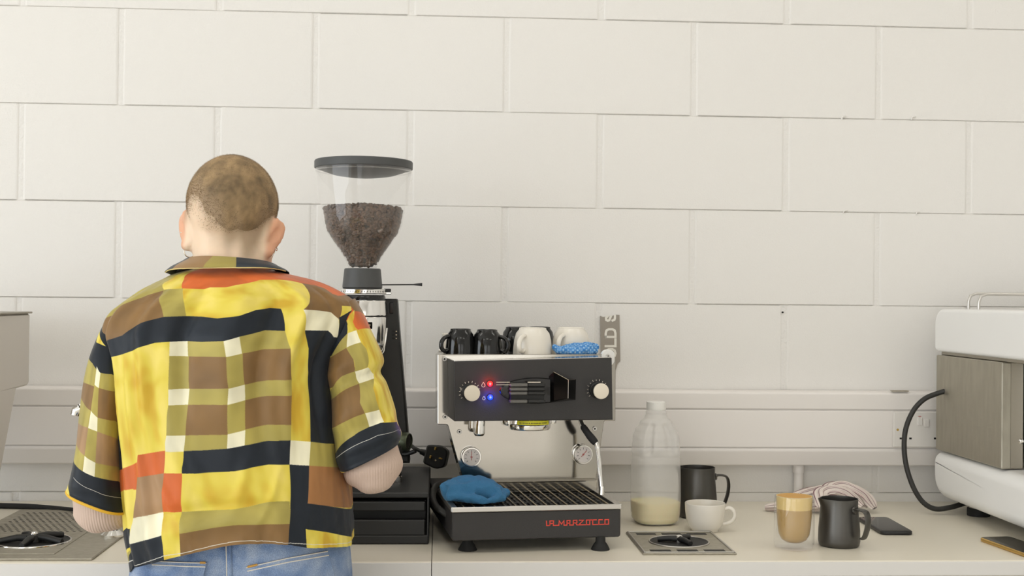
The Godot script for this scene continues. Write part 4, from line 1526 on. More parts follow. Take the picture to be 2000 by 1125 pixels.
func machine_top() -> void:
	var y := bench_top
	var put := func(px_: float, z: float) -> Vector3:
		var p := L(px_, 690, z)
		return bench * Vector3(p.x, y, z)
	var g := "upside down cups on the machine"
	var k := (L(1000, 690, -0.25) - L(900, 690, -0.25)).length() / 100.0
	make_cup("glossy black cup upside down on the machine, leftmost, handle to the left", put.call(899, -0.24), PI + 0.5, true, m.ceramic_black, g, 19.5 * k, 29 * k, 50 * k)
	make_cup("glossy black cup upside down, second from the left, handle to the right", put.call(951, -0.235), -0.35, true, m.ceramic_black, g, 19.5 * k, 29.5 * k, 49 * k)
	make_cup("glossy black cup upside down, half hidden by the left white cup", put.call(1008, -0.335), 0.4, true, m.ceramic_black, g, 21 * k, 31 * k, 52 * k)
	make_cup("glossy black cup upside down, only a sliver showing right of the left white cup", put.call(1054, -0.36), 2.0, true, m.ceramic_black, g, 21 * k, 31 * k, 52 * k)
	make_cup("white cup upside down among black cups on the machine, handle towards us", put.call(1040, -0.238), PI * 1.32, true, m.ceramic, g, 26 * k, 38 * k, 53 * k)
	make_cup("white cup upside down on the machine behind the blue patterned cloth", put.call(1115, -0.27), PI * 1.32, true, m.ceramic, g, 26 * k, 38 * k, 53 * k)
	# blue checked paper cloth, crumpled, on the front right of the shelf
	var c := put.call(1126, -0.212)
	var cl := thing("cleaning_cloth", "crumpled blue and white checked cleaning cloth in front of the white cup", "cloth", c, 0.122)
	var pm_ := mat(255, 255, 255, 0.9)
	pm_.albedo_texture = checks(256, "paper")
	pm_.uv1_triplanar = true
	pm_.uv1_scale = Vector3.ONE * 13.0
	var nz := FastNoiseLite.new()
	nz.seed = 4
	nz.frequency = 28.0
	nz.fractal_octaves = 2
	var fold := func(p: Vector3) -> float:
		var d := egg(p - Vector3(0, 0.010, 0.0), Vector3(0.045, 0.012, 0.022))
		d = smin(d, egg(p - Vector3(0.012, 0.018, -0.002), Vector3(0.033, 0.0085, 0.017)), 0.006)
		d = smin(d, cap(p, Vector3(-0.044, 0.018, 0.0), Vector3(-0.02, 0.014, 0.008), 0.0075, 0.008), 0.005)
		d = smin(d, cap(p, Vector3(0.02, 0.024, 0.004), Vector3(0.042, 0.019, 0.0), 0.0045, 0.005), 0.004)
		d += absf(nz.get_noise_3dv(p)) * 0.0085 - 0.0015
		return maxf(d, 0.0008 - p.y) * 0.7
	part("cloth_folds", skin(MB.new(), fold, Vector3(-0.06, -0.004, -0.034), Vector3(0.06, 0.04, 0.034), 0.0017), pm_, cl, 75.0)
	# blue microfibre cloth lying over the left of the drip tray
	var at := bench * L(928, 985, -0.055)
	at.y = TOP + L(928, 990, -0.04).y
	var ty: float = (bench * L(878, 990.5, 0.0)).y + 0.0008
	var tw := thing("microfibre_cloth", "folded blue microfibre cloth lying on the left of the drip tray", "cloth", Vector3(at.x, ty, at.z), 0.122)
	var n2 := FastNoiseLite.new()
	n2.seed = 8
	n2.frequency = 17.0
	n2.fractal_octaves = 3
	var lump := func(p: Vector3) -> float:
		var d := egg(p - Vector3(-0.008, 0.018, -0.014), Vector3(0.056, 0.029, 0.036))
		d = smin(d, egg(p - Vector3(0.035, 0.012, -0.012), Vector3(0.035, 0.015, 0.03)), 0.014)
		d = smin(d, cap(p, Vector3(-0.054, 0.016, 0.012), Vector3(0.012, 0.007, 0.034), 0.0085, 0.0072), 0.005)
		d = smin(d, cap(p, Vector3(0.012, 0.006, 0.034), Vector3(0.052, 0.0062, 0.012), 0.006, 0.006), 0.008)
		d = smin(d, cap(p, Vector3(-0.058, 0.024, -0.01), Vector3(-0.045, 0.021, 0.010), 0.007, 0.009), 0.012)
		d = maxf(d, 0.004 - cap(p, Vector3(-0.04, 0.0105, 0.036), Vector3(0.012, 0.0, 0.050), 0.004, 0.004) * 1.0 - 0.004) if false else d
		d = maxf(d, -cap(p, Vector3(-0.046, 0.0245, 0.026), Vector3(0.006, 0.0145, 0.046), 0.0022, 0.0026))
		d += absf(n2.get_noise_3dv(p)) * 0.012 - 0.0025 + n2.get_noise_3dv(p * 3.0) * 0.0015
		return maxf(d, 0.0006 - p.y) * 0.75
	part("cloth_folds", skin(MB.new(), lump, Vector3(-0.085, -0.004, -0.065), Vector3(0.085, 0.05, 0.06), 0.0025), m.towel, tw, 80.0)


func make_pitcher(label: String, at: Vector3, turn: float, r: float, h: float, handle_turn: float) -> Node3D:
	var o := thing("milk_pitcher", label, "milk jug", at, turn, "matte black milk pitchers")
	var s := MB.new()
	var seg := 64
	var prof := [Vector2(0, 0.001), Vector2(r * 0.88, 0.0), Vector2(r * 0.96, h * 0.03), Vector2(r, h * 0.12), Vector2(r * 0.985, h * 0.35), Vector2(r * 0.93, h * 0.62), Vector2(r * 0.88, h * 0.85), Vector2(r * 0.885, h * 0.97), Vector2(r * 0.89, h), Vector2(r * 0.865, h), Vector2(r * 0.855, h * 0.96), Vector2(r * 0.86, h * 0.84), Vector2(r * 0.94, h * 0.4), Vector2(r * 0.94, h * 0.08), Vector2(0, h * 0.06)]
	var raw := lt(prof, seg)
	# draw the lip out into a pouring spout
	for i in raw.v.size():
		var p := raw.v[i]
		var up := smoothstep(h * 0.62, h, p.y)
		var a := atan2(p.z, -p.x)
		var pull := exp(-pow(a / 0.33, 2.0)) * up * up
		raw.v[i] = p + Vector3(-1, 0.18, 0) * pull * r * 0.27
	part("pitcher_body", raw, m.steel_black, o, 50.0)
	var d := Vector3(cos(handle_turn), 0, -sin(handle_turn))
	var hd := [d * r * 0.85 + Vector3(0, h * 0.80, 0), d * r * 1.10 + Vector3(0, h * 0.83, 0), d * r * 1.52 + Vector3(0, h * 0.80, 0), d * r * 1.66 + Vector3(0, h * 0.66, 0), d * r * 1.62 + Vector3(0, h * 0.46, 0), d * r * 1.45 + Vector3(0, h * 0.26, 0), d * r * 1.32 + Vector3(0, h * 0.24, 0)]
	part("handle", tb(curve(hd, 6), 0.0044, 12, Transform3D(), Vector2(0.6, 2.0)), m.steel_black, o)
	part("handle_boss", lt([Vector2(0, 0), Vector2(0.0085, 0), Vector2(0.0075, 0.004), Vector2(0, 0.0045)], 20, Transform3D(Basis(Quaternion(Vector3.UP, d)), d * r * 0.9 + Vector3(0, h * 0.80, 0))), m.steel_black, o)
	return o


func centre_bar() -> void:
	# milk bottle
	var near := C(1281, 1029)
	var k := (P(1381, 1000, near.z - 0.04) - P(1281, 1000, near.z - 0.04)).length() / 100.0
	var bc := Vector3(P(1280, 1020, near.z - 0.043).x, TOP, near.z - 0.046)
	var o := thing("milk_bottle", "translucent plastic milk bottle with white cap, a little milk left in it", "bottle", bc, 0.18)
	var H := func(y: float) -> float: return P(1280, y, bc.z).y - TOP
	var hb: float = H.call(796)
	var rows := [[0.0, 34, 0.8], [0.004, 39, 0.7], [0.012, 42.5, 0.62], [0.03, 44, 0.6], [0.055, 44.5, 0.6], [0.10, 44, 0.6], [0.145, 43, 0.6], [0.150, 41.8, 0.6], [0.155, 43, 0.6], [0.19, 41.5, 0.62], [0.205, 38, 0.68], [0.222, 30, 0.8], [0.236, 22, 0.95], [0.242, 19.5, 1.0], [0.246, 20.5, 1.0], [0.250, 18.5, 1.0], [0.256, 18.0, 1.0]]
	var shape := func(y: float, an: float, shrink: float) -> Vector3:
		var i := 0
		while i < rows.size() - 2 and rows[i + 1][0] < y:
			i += 1
		var w := smoothstep(0.0, 1.0, clampf((y - rows[i][0]) / (rows[i + 1][0] - rows[i][0]), 0, 1))
		var r: float = lerpf(rows[i][1], rows[i + 1][1], w) * k - shrink
		var e: float = lerpf(rows[i][2], rows[i + 1][2], w)
		var c := cos(an)
		var s := sin(an)
		var p := Vector3(signf(c) * pow(absf(c), e) * r, y * hb / 0.256, signf(s) * pow(absf(s), e) * r)
		# grip: a bar down the front corner with a hollow on both sides
		if shrink == 0.0:
			var f := smoothstep(0.152, 0.166, y) * (1.0 - smoothstep(0.208, 0.230, y))
			var da := wrapf(an - 1.72, -PI, PI)
			var hollow := exp(-pow((absf(da) - 0.40) / 0.20, 4.0))
			p -= Vector3(p.x, 0, p.z).normalized() * hollow * f * 0.011
			p += Vector3(p.x, 0, p.z).normalized() * exp(-pow(da / 0.13, 2.0)) * f * 0.001
		return p
	var loft := func(y0: float, y1: float, n: int, shrink: float, caps: int) -> MB:
		var s := MB.new()
		var seg := 96
		for i in n:
			for j in seg:
				var ya := lerpf(y0, y1, float(i) / n)
				var yb := lerpf(y0, y1, float(i + 1) / n)
				var a := TAU * j / seg
				var b := TAU * (j + 1) / seg
				s.quad(shape.call(ya, b, shrink), shape.call(ya, a, shrink), shape.call(yb, a, shrink), shape.call(yb, b, shrink))
		for j in seg:
			var a := TAU * j / seg
			var b := TAU * (j + 1) / seg
			if caps & 1:
				s.tri(Vector3(0, y0 * hb / 0.256, 0), shape.call(y0, a, shrink), shape.call(y0, b, shrink))
			if caps & 2:
				s.tri(Vector3(0, y1 * hb / 0.256, 0), shape.call(y1, b, shrink), shape.call(y1, a, shrink))
		return s
	part("bottle_shell", loft.call(0.0, 0.256, 84, 0.0, 1), m.bottle, o, 60.0, false)
	var cy: float = H.call(784)
	part("bottle_cap", lt([Vector2(0, hb - 0.004), Vector2(18.6 * k, hb - 0.004), Vector2(19.0 * k, hb - 0.002), Vector2(18.6 * k, cy - 0.001), Vector2(17 * k, cy), Vector2(0, cy)], 44), m.bottle_cap, o)
	var mk := thing("milk", "shallow layer of creamy milk in the plastic bottle", "milk", bc + Vector3(0, 0.001, 0), 0.18)
	part("milk_volume", loft.call(0.003, 0.048, 14, 0.0012, 3), m.milk, mk, 50.0)

	# black pitcher behind, handle to the right
	var pz := 0.205
	var c1 := P(1362, 960, pz)
	var k1 := (P(1462, 960, pz) - P(1362, 960, pz)).length() / 100.0
	make_pitcher("matte black milk pitcher behind the white cup, handle to the right", Vector3(c1.x, TOP, pz), 0.0, 38 * k1, P(1362, 912, pz).y - TOP, 0.12)
	# white cup
	var cn := C(1376, 1041)
	var kc := (P(1476, 1010, cn.z - 0.02) - P(1376, 1010, cn.z - 0.02)).length() / 100.0
	make_cup("white cup standing upright beside the milk bottle, handle to the right", Vector3(P(1377, 1020, cn.z - 0.024).x, TOP, cn.z - 0.024), -0.28, false, m.ceramic, "", 26 * kc, 39 * kc, P(1376, 981.5, cn.z - 0.024).y - TOP)
	# inset jug rinser
	var a := C(1222, 1045)
	var b := C(1437, 1084)
	var x0 := 1.134
	var x1 := 1.313
	var z0 := 0.398
	var z1 := 0.612
	var t := thing("jug_rinser", "small square steel jug rinser let into the worktop in front of the bottle", "rinser", Vector3((x0 + x1) / 2, TOP, (z0 + z1) / 2), 0.0)
	var w := x1 - x0
	var d := z1 - z0
	part("rinser_plate", bx(Vector3(0, 0.0018, 0), Vector3(w, 0.0036, d), 0.0014), m.steel_worn, t)
	var rim := MB.new()
	for e in [-1, 1]:
		box(rim, Vector3(e * (w / 2 - 0.004), 0.0046, 0), Vector3(0.004, 0.0022, d - 0.006), 0.0008)
		box(rim, Vector3(0, 0.0046, e * (d / 2 - 0.005)), Vector3(w - 0.006, 0.0022, 0.004), 0.0008)
	part("raised_rim", rim, m.steel, t)
	for i in 3:
		for e in [-1, 1]:
			part("drain_slot", bx(Vector3((i - 1) * 0.052, 0.0036, e * (d / 2 - 0.025)), Vector3(0.04, 0.0008, 0.016), 0.0003), m.dark, t)
	var rc := C(1326, 1062)
	var rr := rc - t.position
	rr.y = 0.0
	part("rinser_bowl", lt([Vector2(0, 0.0039), Vector2(0.05, 0.0039), Vector2(0.055, 0.0048), Vector2(0.0585, 0.0050), Vector2(0.0595, 0.003)], 56, put_at(rr)), m.dark, t, 40.0, false)
	part("bowl_ring", ring(MB.new(), rr + Vector3(0, 0.0046, 0), Vector3.UP, 0.0585, 0.0016, 56, 8), m.steel, t)
	for k2 in 3:
		var an := TAU * k2 / 3.0 + 0.9
		var dir := Vector3(cos(an), 0, -sin(an))
		part("star_arm", tb([rr + Vector3(0, 0.010, 0), rr + dir * 0.02 + Vector3(0, 0.0105, 0), rr + dir * 0.042 + Vector3(0, 0.008, 0)], [0.0065, 0.0055, 0.0048], 10), m.black, t)
	part("spray_nozzle", lt([Vector2(0, 0.004), Vector2(0.007, 0.004), Vector2(0.0068, 0.015), Vector2(0.004, 0.0175), Vector2(0, 0.018)], 20, put_at(rr)), m.chrome, t)

	# latte in a double walled glass
	var gn := C(1551, 1078)
	var gz := gn.z - 0.035
	var kg := (P(1650, 1020, gz) - P(1550, 1020, gz)).length() / 100.0
	var gx := P(1551, 1020, gz).x
	var gh := P(1551, 968, gz).y - TOP
	var gl := thing("latte_glass", "double walled glass holding a latte with pale foam beside the black pitcher", "glass", Vector3(gx, TOP, gz))
	var yy := func(y: float) -> float: return P(1551, y, gz).y - TOP
	part("outer_wall", lathe(MB.new(), [Vector2(0, 0.0005), Vector2(31 * kg, 0.0005), Vector2(36.5 * kg, 0.004), Vector2(38 * kg, 0.012), Vector2(38 * kg, gh * 0.55), Vector2(37.4 * kg, gh * 0.92), Vector2(36.6 * kg, gh), Vector2(35.4 * kg, gh + 0.0006)], 64), m.glass, gl, 60.0, false)
	var base_y: float = yy.call(1059)
	var inner := [Vector2(0, base_y), Vector2(16 * kg, base_y + 0.001), Vector2(24 * kg, base_y + 0.006), Vector2(29.5 * kg, base_y + 0.016), Vector2(32 * kg, base_y + 0.034), Vector2(33.6 * kg, base_y + 0.055), Vector2(34.8 * kg, gh)]
	part("inner_wall", lathe(MB.new(), inner, 64), m.glass, gl, 60.0, false)
	part("glass_lip", ring(MB.new(), Vector3(0, gh, 0), Vector3.UP, 35.6 * kg, 0.9 * kg, 64, 8), m.glass, gl)
	var lat := thing("latte", "milky latte under a layer of pale golden foam in the glass", "coffee", Vector3(gx, TOP + base_y, gz))
	var rad := func(y: float) -> float:
		for i in inner.size() - 1:
			if y <= inner[i + 1].y:
				return lerpf(inner[i].x, inner[i + 1].x, (y - inner[i].y) / (inner[i + 1].y - inner[i].y)) - 0.0007
		return inner[-1].x - 0.0007
	var fy: float = yy.call(993)
	var sy_: float = yy.call(968.5)
	var pc := [Vector2(0, 0.0006)]
	var pf := [Vector2(0, fy - base_y)]
	for i in 13:
		var y := lerpf(base_y + 0.0012, fy, i / 12.0)
		pc.append(Vector2(rad.call(y), y - base_y))
	pc.append(Vector2(0, fy - base_y))
	for i in 5:
		var y := lerpf(fy + 0.0001, sy_, i / 4.0)
		pf.append(Vector2(rad.call(y), y - base_y))
	pf.append(Vector2(33 * kg, sy_ - base_y + 0.0001))
	pf.append(Vector2(0, sy_ - base_y + 0.0003))
	part("coffee_layer", lt(pc, 56), m.coffee, lat)
	part("foam_layer", lt(pf, 56), m.foam, lat)
	part("crema_top", lt([Vector2(0, sy_ - base_y + 0.0009), Vector2(29 * kg, sy_ - base_y + 0.0008), Vector2(32 * kg, sy_ - base_y + 0.0002)], 48), m.crema, lat, 40.0, false)

	# black pitcher in front, handle towards us on the right
	var pn := C(1640, 1073)
	var p2 := pn.z - 0.038
	var k2_ := (P(1740, 1020, p2) - P(1640, 1020, p2)).length() / 100.0
	make_pitcher("matte black milk pitcher in front of the striped cloth, handle towards us", Vector3(P(1639, 1020, p2).x, TOP, p2), 0.25, 39.5 * k2_, P(1639, 973, p2).y - TOP, -1.22)


func right_bar() -> void:
	# striped tea towel in a heap behind the glass and the pitcher
	var c := C(1628, 1003)
	var o := thing("tea_towel", "crumpled pinkish white tea towel with thin dark stripes behind glass and pitcher", "cloth", Vector3(c.x, TOP, c.z - 0.03))
	var sm := mat(255, 255, 255, 0.95)
	sm.albedo_texture = checks(256, "stripe")
	var nz := FastNoiseLite.new()
	nz.seed = 6
	nz.frequency = 14.0
	# a tube of cloth that doubles back on itself, its stripes running along it
	var folds := [
		[[-0.02, 0.028, 0.03], [0.0, 0.052, 0.0], [0.04, 0.054, -0.01], [0.078, 0.036, 0.01], [0.095, 0.012, 0.03]],
		[[-0.035, 0.016, 0.05], [-0.03, 0.044, 0.03], [0.0, 0.050, 0.02], [0.03, 0.044, 0.03], [0.06, 0.02, 0.05]],
		[[-0.15, 0.008, 0.0], [-0.11, 0.012, 0.01], [-0.06, 0.016, 0.02], [-0.01, 0.02, 0.03], [0.04, 0.02, 0.03]],
		[[-0.10, 0.02, -0.01], [-0.06, 0.034, -0.02], [0.0, 0.042, -0.03], [0.06, 0.030, -0.02], [0.09, 0.012, 0.0]],
	]
	for f in folds:
		var pts := curve(f.map(func(q): return Vector3(q[0], q[1], q[2])), 10)
		var s := MB.new()
		var seg := 28
		var rows := []
		for i in pts.size():
			var u := float(i) / (pts.size() - 1)
			var d: Vector3 = (pts[mini(i + 1, pts.size() - 1)] - pts[maxi(i - 1, 0)]).normalized()
			var side := d.cross(Vector3.UP).normalized()
			var up := side.cross(d).normalized()
			var r := 0.0155 * sqrt(maxf(0.02, sin(PI * clampf(u * 0.92 + 0.04, 0, 1)))) 
			var row := []
			for j in seg + 1:
				var a := TAU * j / seg
				var rr := r * (1.0 + 0.16 * sin(a * 5.0 + u * 4.0) + 0.10 * sin(a * 9.0 - u * 7.0))
				var p: Vector3 = pts[i] + side * cos(a) * rr * 1.25 + up * sin(a) * rr * 0.8
				p.y = maxf(p.y, 0.0006)
				row.append(p)
			rows.append(row)
		for i in rows.size() - 1:
			for j in seg:
				var u0 := float(i) / rows.size() * 2.0
				var u1 := float(i + 1) / rows.size() * 2.0
				s.quad(rows[i][j], rows[i][j + 1], rows[i + 1][j + 1], rows[i + 1][j], Vector2(u0, j / 28.0), Vector2(u0, (j + 1) / 28.0), Vector2(u1, (j + 1) / 28.0), Vector2(u1, j / 28.0))
		part("cloth_fold", s, sm, o, 75.0)
	# phones
	var q := [C(1681, 1019), C(1727, 1015), C(1783, 1043), C(1722, 1048)]
	phone("black phone lying face up beside the front black pitcher", q, 0.0085, m.phone)
	var r := [C(1917, 1058), C(1966, 1053), C(2063, 1086), C(2008, 1092)]
	phone("black phone with gold edge lying near the worktop's front at the right", r, 0.008, m.gold)
	# the big white machine
	var bx0 := 1.905
	var zb := 0.10
	var zf := 0.445
	var t := thing("white_espresso_machine", "large white espresso machine with worn steel flank at the right edge", "coffee machine", Vector3(2.25, TOP, 0.35))
	var loc := t.position
	var x := Transform3D(Basis(Vector3(0, 0, 1), Vector3(0, 1, 0), Vector3(-1, 0, 0)), Vector3.ZERO)
	var Y := func(px_: float, py: float, z: float) -> float: return P(px_, py, z).y - TOP
	var u_lo: float = Y.call(1829, 686, zb)
	var u_hi: float = Y.call(1850, 603, zb)
	var dx := 0.35
	# upper shell: rounded at its back corner
	part("upper_shell", ex(round_corners([Vector2(zb - loc.z, u_lo), Vector2(0.34, u_lo), Vector2(0.34, u_hi), Vector2(zb - loc.z, u_hi)], [0.016, 0.02, 0.03, 0.045], 8), -0.352, dx, 0.009, x), m.white_enamel, t, 50.0)
	part("shell_shadow_gap", bx(Vector3(0, u_lo - 0.003, 0.02), Vector3(0.68, 0.008, 0.50), 0.001), m.steel_dull, t)
	# worn steel flank
	var s_hi: float = Y.call(1836, 693, 0.11)
	var s_lo: float = Y.call(1836, 877, 0.11)
	part("steel_flank", bx(Vector3(-dx + 0.012, (s_hi + s_lo) / 2, (0.11 + zf) / 2 - loc.z), Vector3(0.02, s_hi - s_lo, zf - 0.11), 0.002), m.steel_worn, t)
	part("steel_front", bx(Vector3(-dx + 0.026, (s_hi + s_lo) / 2, zf - loc.z - 0.008), Vector3(0.046, s_hi - s_lo, 0.012), 0.0015), m.steel_dull, t)
	part("inner_panel", bx(Vector3(0.03, (s_hi + s_lo) / 2, zf - loc.z - 0.10), Vector3(0.64, s_hi - s_lo, 0.012), 0.001), m.steel_dull, t)
	part("group_cheek", bx(Vector3(-dx + 0.066, (s_hi + s_lo) / 2, zf - loc.z - 0.03), Vector3(0.016, s_hi - s_lo, 0.13), 0.002), m.steel, t)
	part("cheek_screw", lt([Vector2(0, 0.004), Vector2(0.004, 0.003), Vector2(0.0055, 0), Vector2(0, 0)], 18, put_at(P(1994.5, 862, zf + 0.036) - loc, Vector3(PI / 2, 0, 0))), m.chrome, t)
	part("rear_cover", bx(Vector3(0.0, (s_hi + s_lo) / 2, 0.118 - loc.z), Vector3(0.66, s_hi - s_lo, 0.012), 0.001), m.steel_dull, t)
	# lower shell: a rounded trough
	var l_hi: float = Y.call(1832, 878, zb)
	var l_lo: float = Y.call(1845, 962, 0.12)
	l_lo = 0.032
	part("lower_shell", ex(round_corners([Vector2(zb - loc.z, l_lo), Vector2(0.34, l_lo), Vector2(0.34, l_hi), Vector2(zb - loc.z, l_hi)], [0.062, 0.05, 0.05, 0.03], 8), -0.358, dx + 0.004, 0.026, x), m.white_enamel, t, 60.0)
	part("drip_grille", bx(Vector3(0.04, l_hi + 0.002, 0.20), Vector3(0.60, 0.006, 0.22), 0.001), m.steel_dull, t)
	for qf in [[1921, 996], [0, 0], [1, 0], [2, 0]]:
		var f: Vector3 = (C(qf[0], 1011) - loc + Vector3(0, 0, -0.026)) if qf[0] > 10 else Vector3([0.28, 0.28, -0.28][int(qf[0])], 0, [-0.14, 0.22, 0.22][int(qf[0])])
		f.y = 0.0
		var ft := part("foot", lt([Vector2(0, 0), Vector2(0.0245, 0), Vector2(0.025, 0.002), Vector2(0.025, 0.016), Vector2(0.023, 0.018), Vector2(0, 0.018)], 36, put_at(f)), m.rubber, t)
		part("foot_collar", lt([Vector2(0, 0.017), Vector2(0.0215, 0.017), Vector2(0.0215, 0.045), Vector2(0, 0.045)], 36, put_at(f)), m.steel, ft)
	# two wire rails on the roof
	for w in [[1888, 0.16, 570], [1908, 0.27, 571]]:
		var p0 := P(w[0] + 3.5, 604, w[1])
		var p1 := P(w[0] + 3.5, w[2] + 3.5, w[1])
		var pts := [Vector3(p0.x, TOP + u_hi - 0.004, w[1]), Vector3(p0.x, p1.y - 0.018, w[1]), Vector3(p0.x + 0.005, p1.y - 0.005, w[1]), Vector3(p0.x + 0.018, p1.y, w[1]), Vector3(2.50, p1.y, w[1]), Vector3(2.52, p1.y - 0.005, w[1]), Vector3(2.525, p1.y - 0.018, w[1]), Vector3(2.525, TOP + u_hi - 0.004, w[1])]
		wpart("roof_rail", tb(pts, 0.0034, 12), m.steel, t)
	# its lead, in a wide loop
	var ld := thing("power_cable", "thick black cable looping from the steel flank down to the worktop", "cable", C(1832, 998))
	var pts := []
	for w in [[1846, 764, 0.155], [1832, 768, 0.15], [1806, 779, 0.145], [1784, 802, 0.14], [1769, 838, 0.14], [1766, 878, 0.145], [1772, 918, 0.155], [1786, 956, 0.165], [1804, 982, 0.172], [1827, 994, 0.178], [1856, 991, 0.18], [1880, 984, 0.17], [1902, 977, 0.15], [1930, 972, 0.12]]:
		var p := P(w[0], w[1], w[2])
		p.y = maxf(p.y, TOP + 0.0062)
		pts.append(p)
	wpart("cable_loop", tb(curve(pts, 6), 0.0058, 14), m.cable, ld)
	# card stuck on the wall behind the small machine, its lettering turned upright
	var e := func(px_: float, py: float) -> Vector2:
		var p := P(px_, py, 0.002)
		return Vector2(p.x, p.y)
	var s0 := P(1192, 668, 0.0)
	var sg := thing("wall_card", "torn grey card with white letters turned sideways on the block wall", "sign", Vector3(s0.x, s0.y, 0.0008))
	var off := Vector2(s0.x, s0.y)
	var edge := []
	for w in [[1172, 617], [1178, 619], [1186, 618.5], [1196, 617], [1203, 614.5], [1210, 615], [1211.5, 705], [1206, 711], [1203, 722], [1200.5, 722], [1200, 714], [1174, 716]]:
		edge.append(e.call(w[0], w[1]) - off)
	part("card", ex(edge, 0.0, 0.0012, 0.0), m.sign, sg)
	var let := []
	for line in [
		[[1183, 676], [1202, 676], [1202, 663]],                                       # L
		[[1183, 658], [1202, 658], [1202, 651], [1200.5, 645.5], [1196, 643], [1189, 643], [1184.5, 645.5], [1183, 651], [1183, 658]],   # D
		[[1186, 618.5], [1183.5, 621], [1184, 625], [1187, 626.5], [1190, 625.5], [1191.5, 621.5], [1192.8, 618.5]], [[1201, 616.8], [1201, 621], [1200, 624.5], [1196.5, 626]],   # the torn S
		[[1183, 690], [1184.5, 684.5], [1189, 682], [1196, 682], [1200.5, 684.5], [1202, 690], [1200.5, 695.5], [1196, 698], [1189, 698], [1184.5, 695.5], [1183, 690]],    # O
	]:
		let.append(line.map(func(w): return e.call(w[0], w[1]) - off))
	part("lettering", strokes(MB.new(), let, 4.4 / 815.0, 0.0004, put_at(Vector3(0, 0, 0.0012))), m.sign_letter, sg, 30.0)


func phone(label: String, q: Array, h: float, edge: Material) -> void:     # four corners on the worktop: far left, far right, near right, near left
	var mid: Vector3 = (q[0] + q[1] + q[2] + q[3]) / 4
	var along: Vector3 = ((q[2] - q[1]) + (q[3] - q[0])) / 2
	var across: Vector3 = ((q[1] - q[0]) + (q[2] - q[3])) / 2
	var len_ := 0.150 if along.length() > 0.1 else 0.145
	var dir := along.normalized()
	var o := thing("mobile_phone", label, "phone", mid, atan2(dir.x, dir.z))
	var w := clampf(across.length() * absf(sin(along.angle_to(across))), 0.066, 0.078)
	var x := Transform3D(Basis(Vector3(1, 0, 0), Vector3(0, 0, -1), Vector3(0, 1, 0)), Vector3.ZERO)     # outline lies flat, depth upwards
	var L_ := clampf(along.length(), 0.138, 0.235)
	part("phone_case", ex(rounded(w, L_, 0.011), 0.0, h, 0.0018, x), edge, o, 50.0)
	part("phone_screen", ex(rounded(w - 0.005, L_ - 0.006, 0.009), h - 0.0006, h + 0.0003, 0.0002, x), m.phone_glass, o)


func cat_rows(rows: Array, t: float) -> Array:
	var n := rows.size()
	var i := clampi(int(floor(t)), 0, n - 2)
	var k := t - i
	var a: Array = rows[maxi(i - 1, 0)]
	var b: Array = rows[i]
	var c: Array = rows[i + 1]
	var d: Array = rows[mini(i + 2, n - 1)]
	var out := []
	for j in 6:
		out.append(0.5 * (2.0 * b[j] + (c[j] - a[j]) * k + (2.0 * a[j] - 5.0 * b[j] + 4.0 * c[j] - d[j]) * k * k + (-a[j] + 3.0 * b[j] - 3.0 * c[j] + d[j]) * k * k * k))
	return out


const HEM := [[0.0, -0.030], [0.1, -0.022], [0.168, 0.0], [0.22, -0.0032], [0.312, 0.0091], [0.362, 0.0173], [0.413, 0.0241], [0.465, 0.0318], [0.515, 0.0405], [0.585, 0.0405], [0.642, 0.0374], [0.708, 0.0293], [0.8, 0.0247], [0.91, 0.0183], [1.0, 0.0145]]


func hem(u: float) -> float:
	if u > 1.0:
		u = 2.0 - u
	for i in HEM.size() - 1:
		if u <= HEM[i + 1][0]:
			return lerpf(HEM[i][1], HEM[i + 1][1], (u - HEM[i][0]) / (HEM[i + 1][0] - HEM[i][0]))
	return HEM[-1][1]


# a garment panel: rows of (left x, left y, right x, right y, middle z, half depth) closed into a tube; u runs 0 to 1 over the back, v from the top to the hem
func garment(rows: Array, power: float, nu: int, nv: int, hemmed: bool, folds: Callable, v1 := 1.0) -> MB:
	var s := MB.new()
	var pts := []
	for j in nv + 1:
		var v := float(j) / nv * v1
		var r := cat_rows(rows, v * (rows.size() - 1))
		var line := []
		for i in nu + 1:
			var u := 2.0 * i / nu
			var c := cos(PI * u)
			var d := sin(PI * u)
			var k := (1.0 - signf(c) * pow(absf(c), power)) / 2.0
			var p := Vector3(lerpf(r[0], r[2], k), lerpf(r[1], r[3], k), r[4] + r[5] * signf(d) * pow(absf(d), power))
			if hemmed:
				p.y += hem(u) * smoothstep(0.72, 1.0, v)
			var out := Vector3((k - 0.5) * 1.2, 0, d).normalized()
			p += out * folds.call(u, v)
			line.append(p)
		pts.append(line)
	for j in nv:
		for i in nu:
			var q := []
			for w in [[i, j], [i + 1, j], [i + 1, j + 1], [i, j + 1]]:
				var u = 2.0 * w[0] / nu
				q.append(Vector2(u if u <= 1.0 else 2.0 - u, w[1] * v1 / nv))
			s.quad(pts[j + 1][i], pts[j + 1][i + 1], pts[j][i + 1], pts[j][i], q[3], q[2], q[1], q[0])
	return s


func bump(x: float, at: float, w: float) -> float:
	return exp(-pow((x - at) / w, 2.0))


func cloth_mat(print_: Array, size: int, seed_: int) -> StandardMaterial3D:
	var o := mat(255, 255, 255, 0.44)
	o.albedo_texture = printed(print_, size, seed_)
	o.texture_repeat = false
	o.metallic_specular = 0.35
	o.rim_enabled = true
	o.rim = 0.15
	o.rim_tint = 0.6
	o.cull_mode = BaseMaterial3D.CULL_DISABLED
	return o


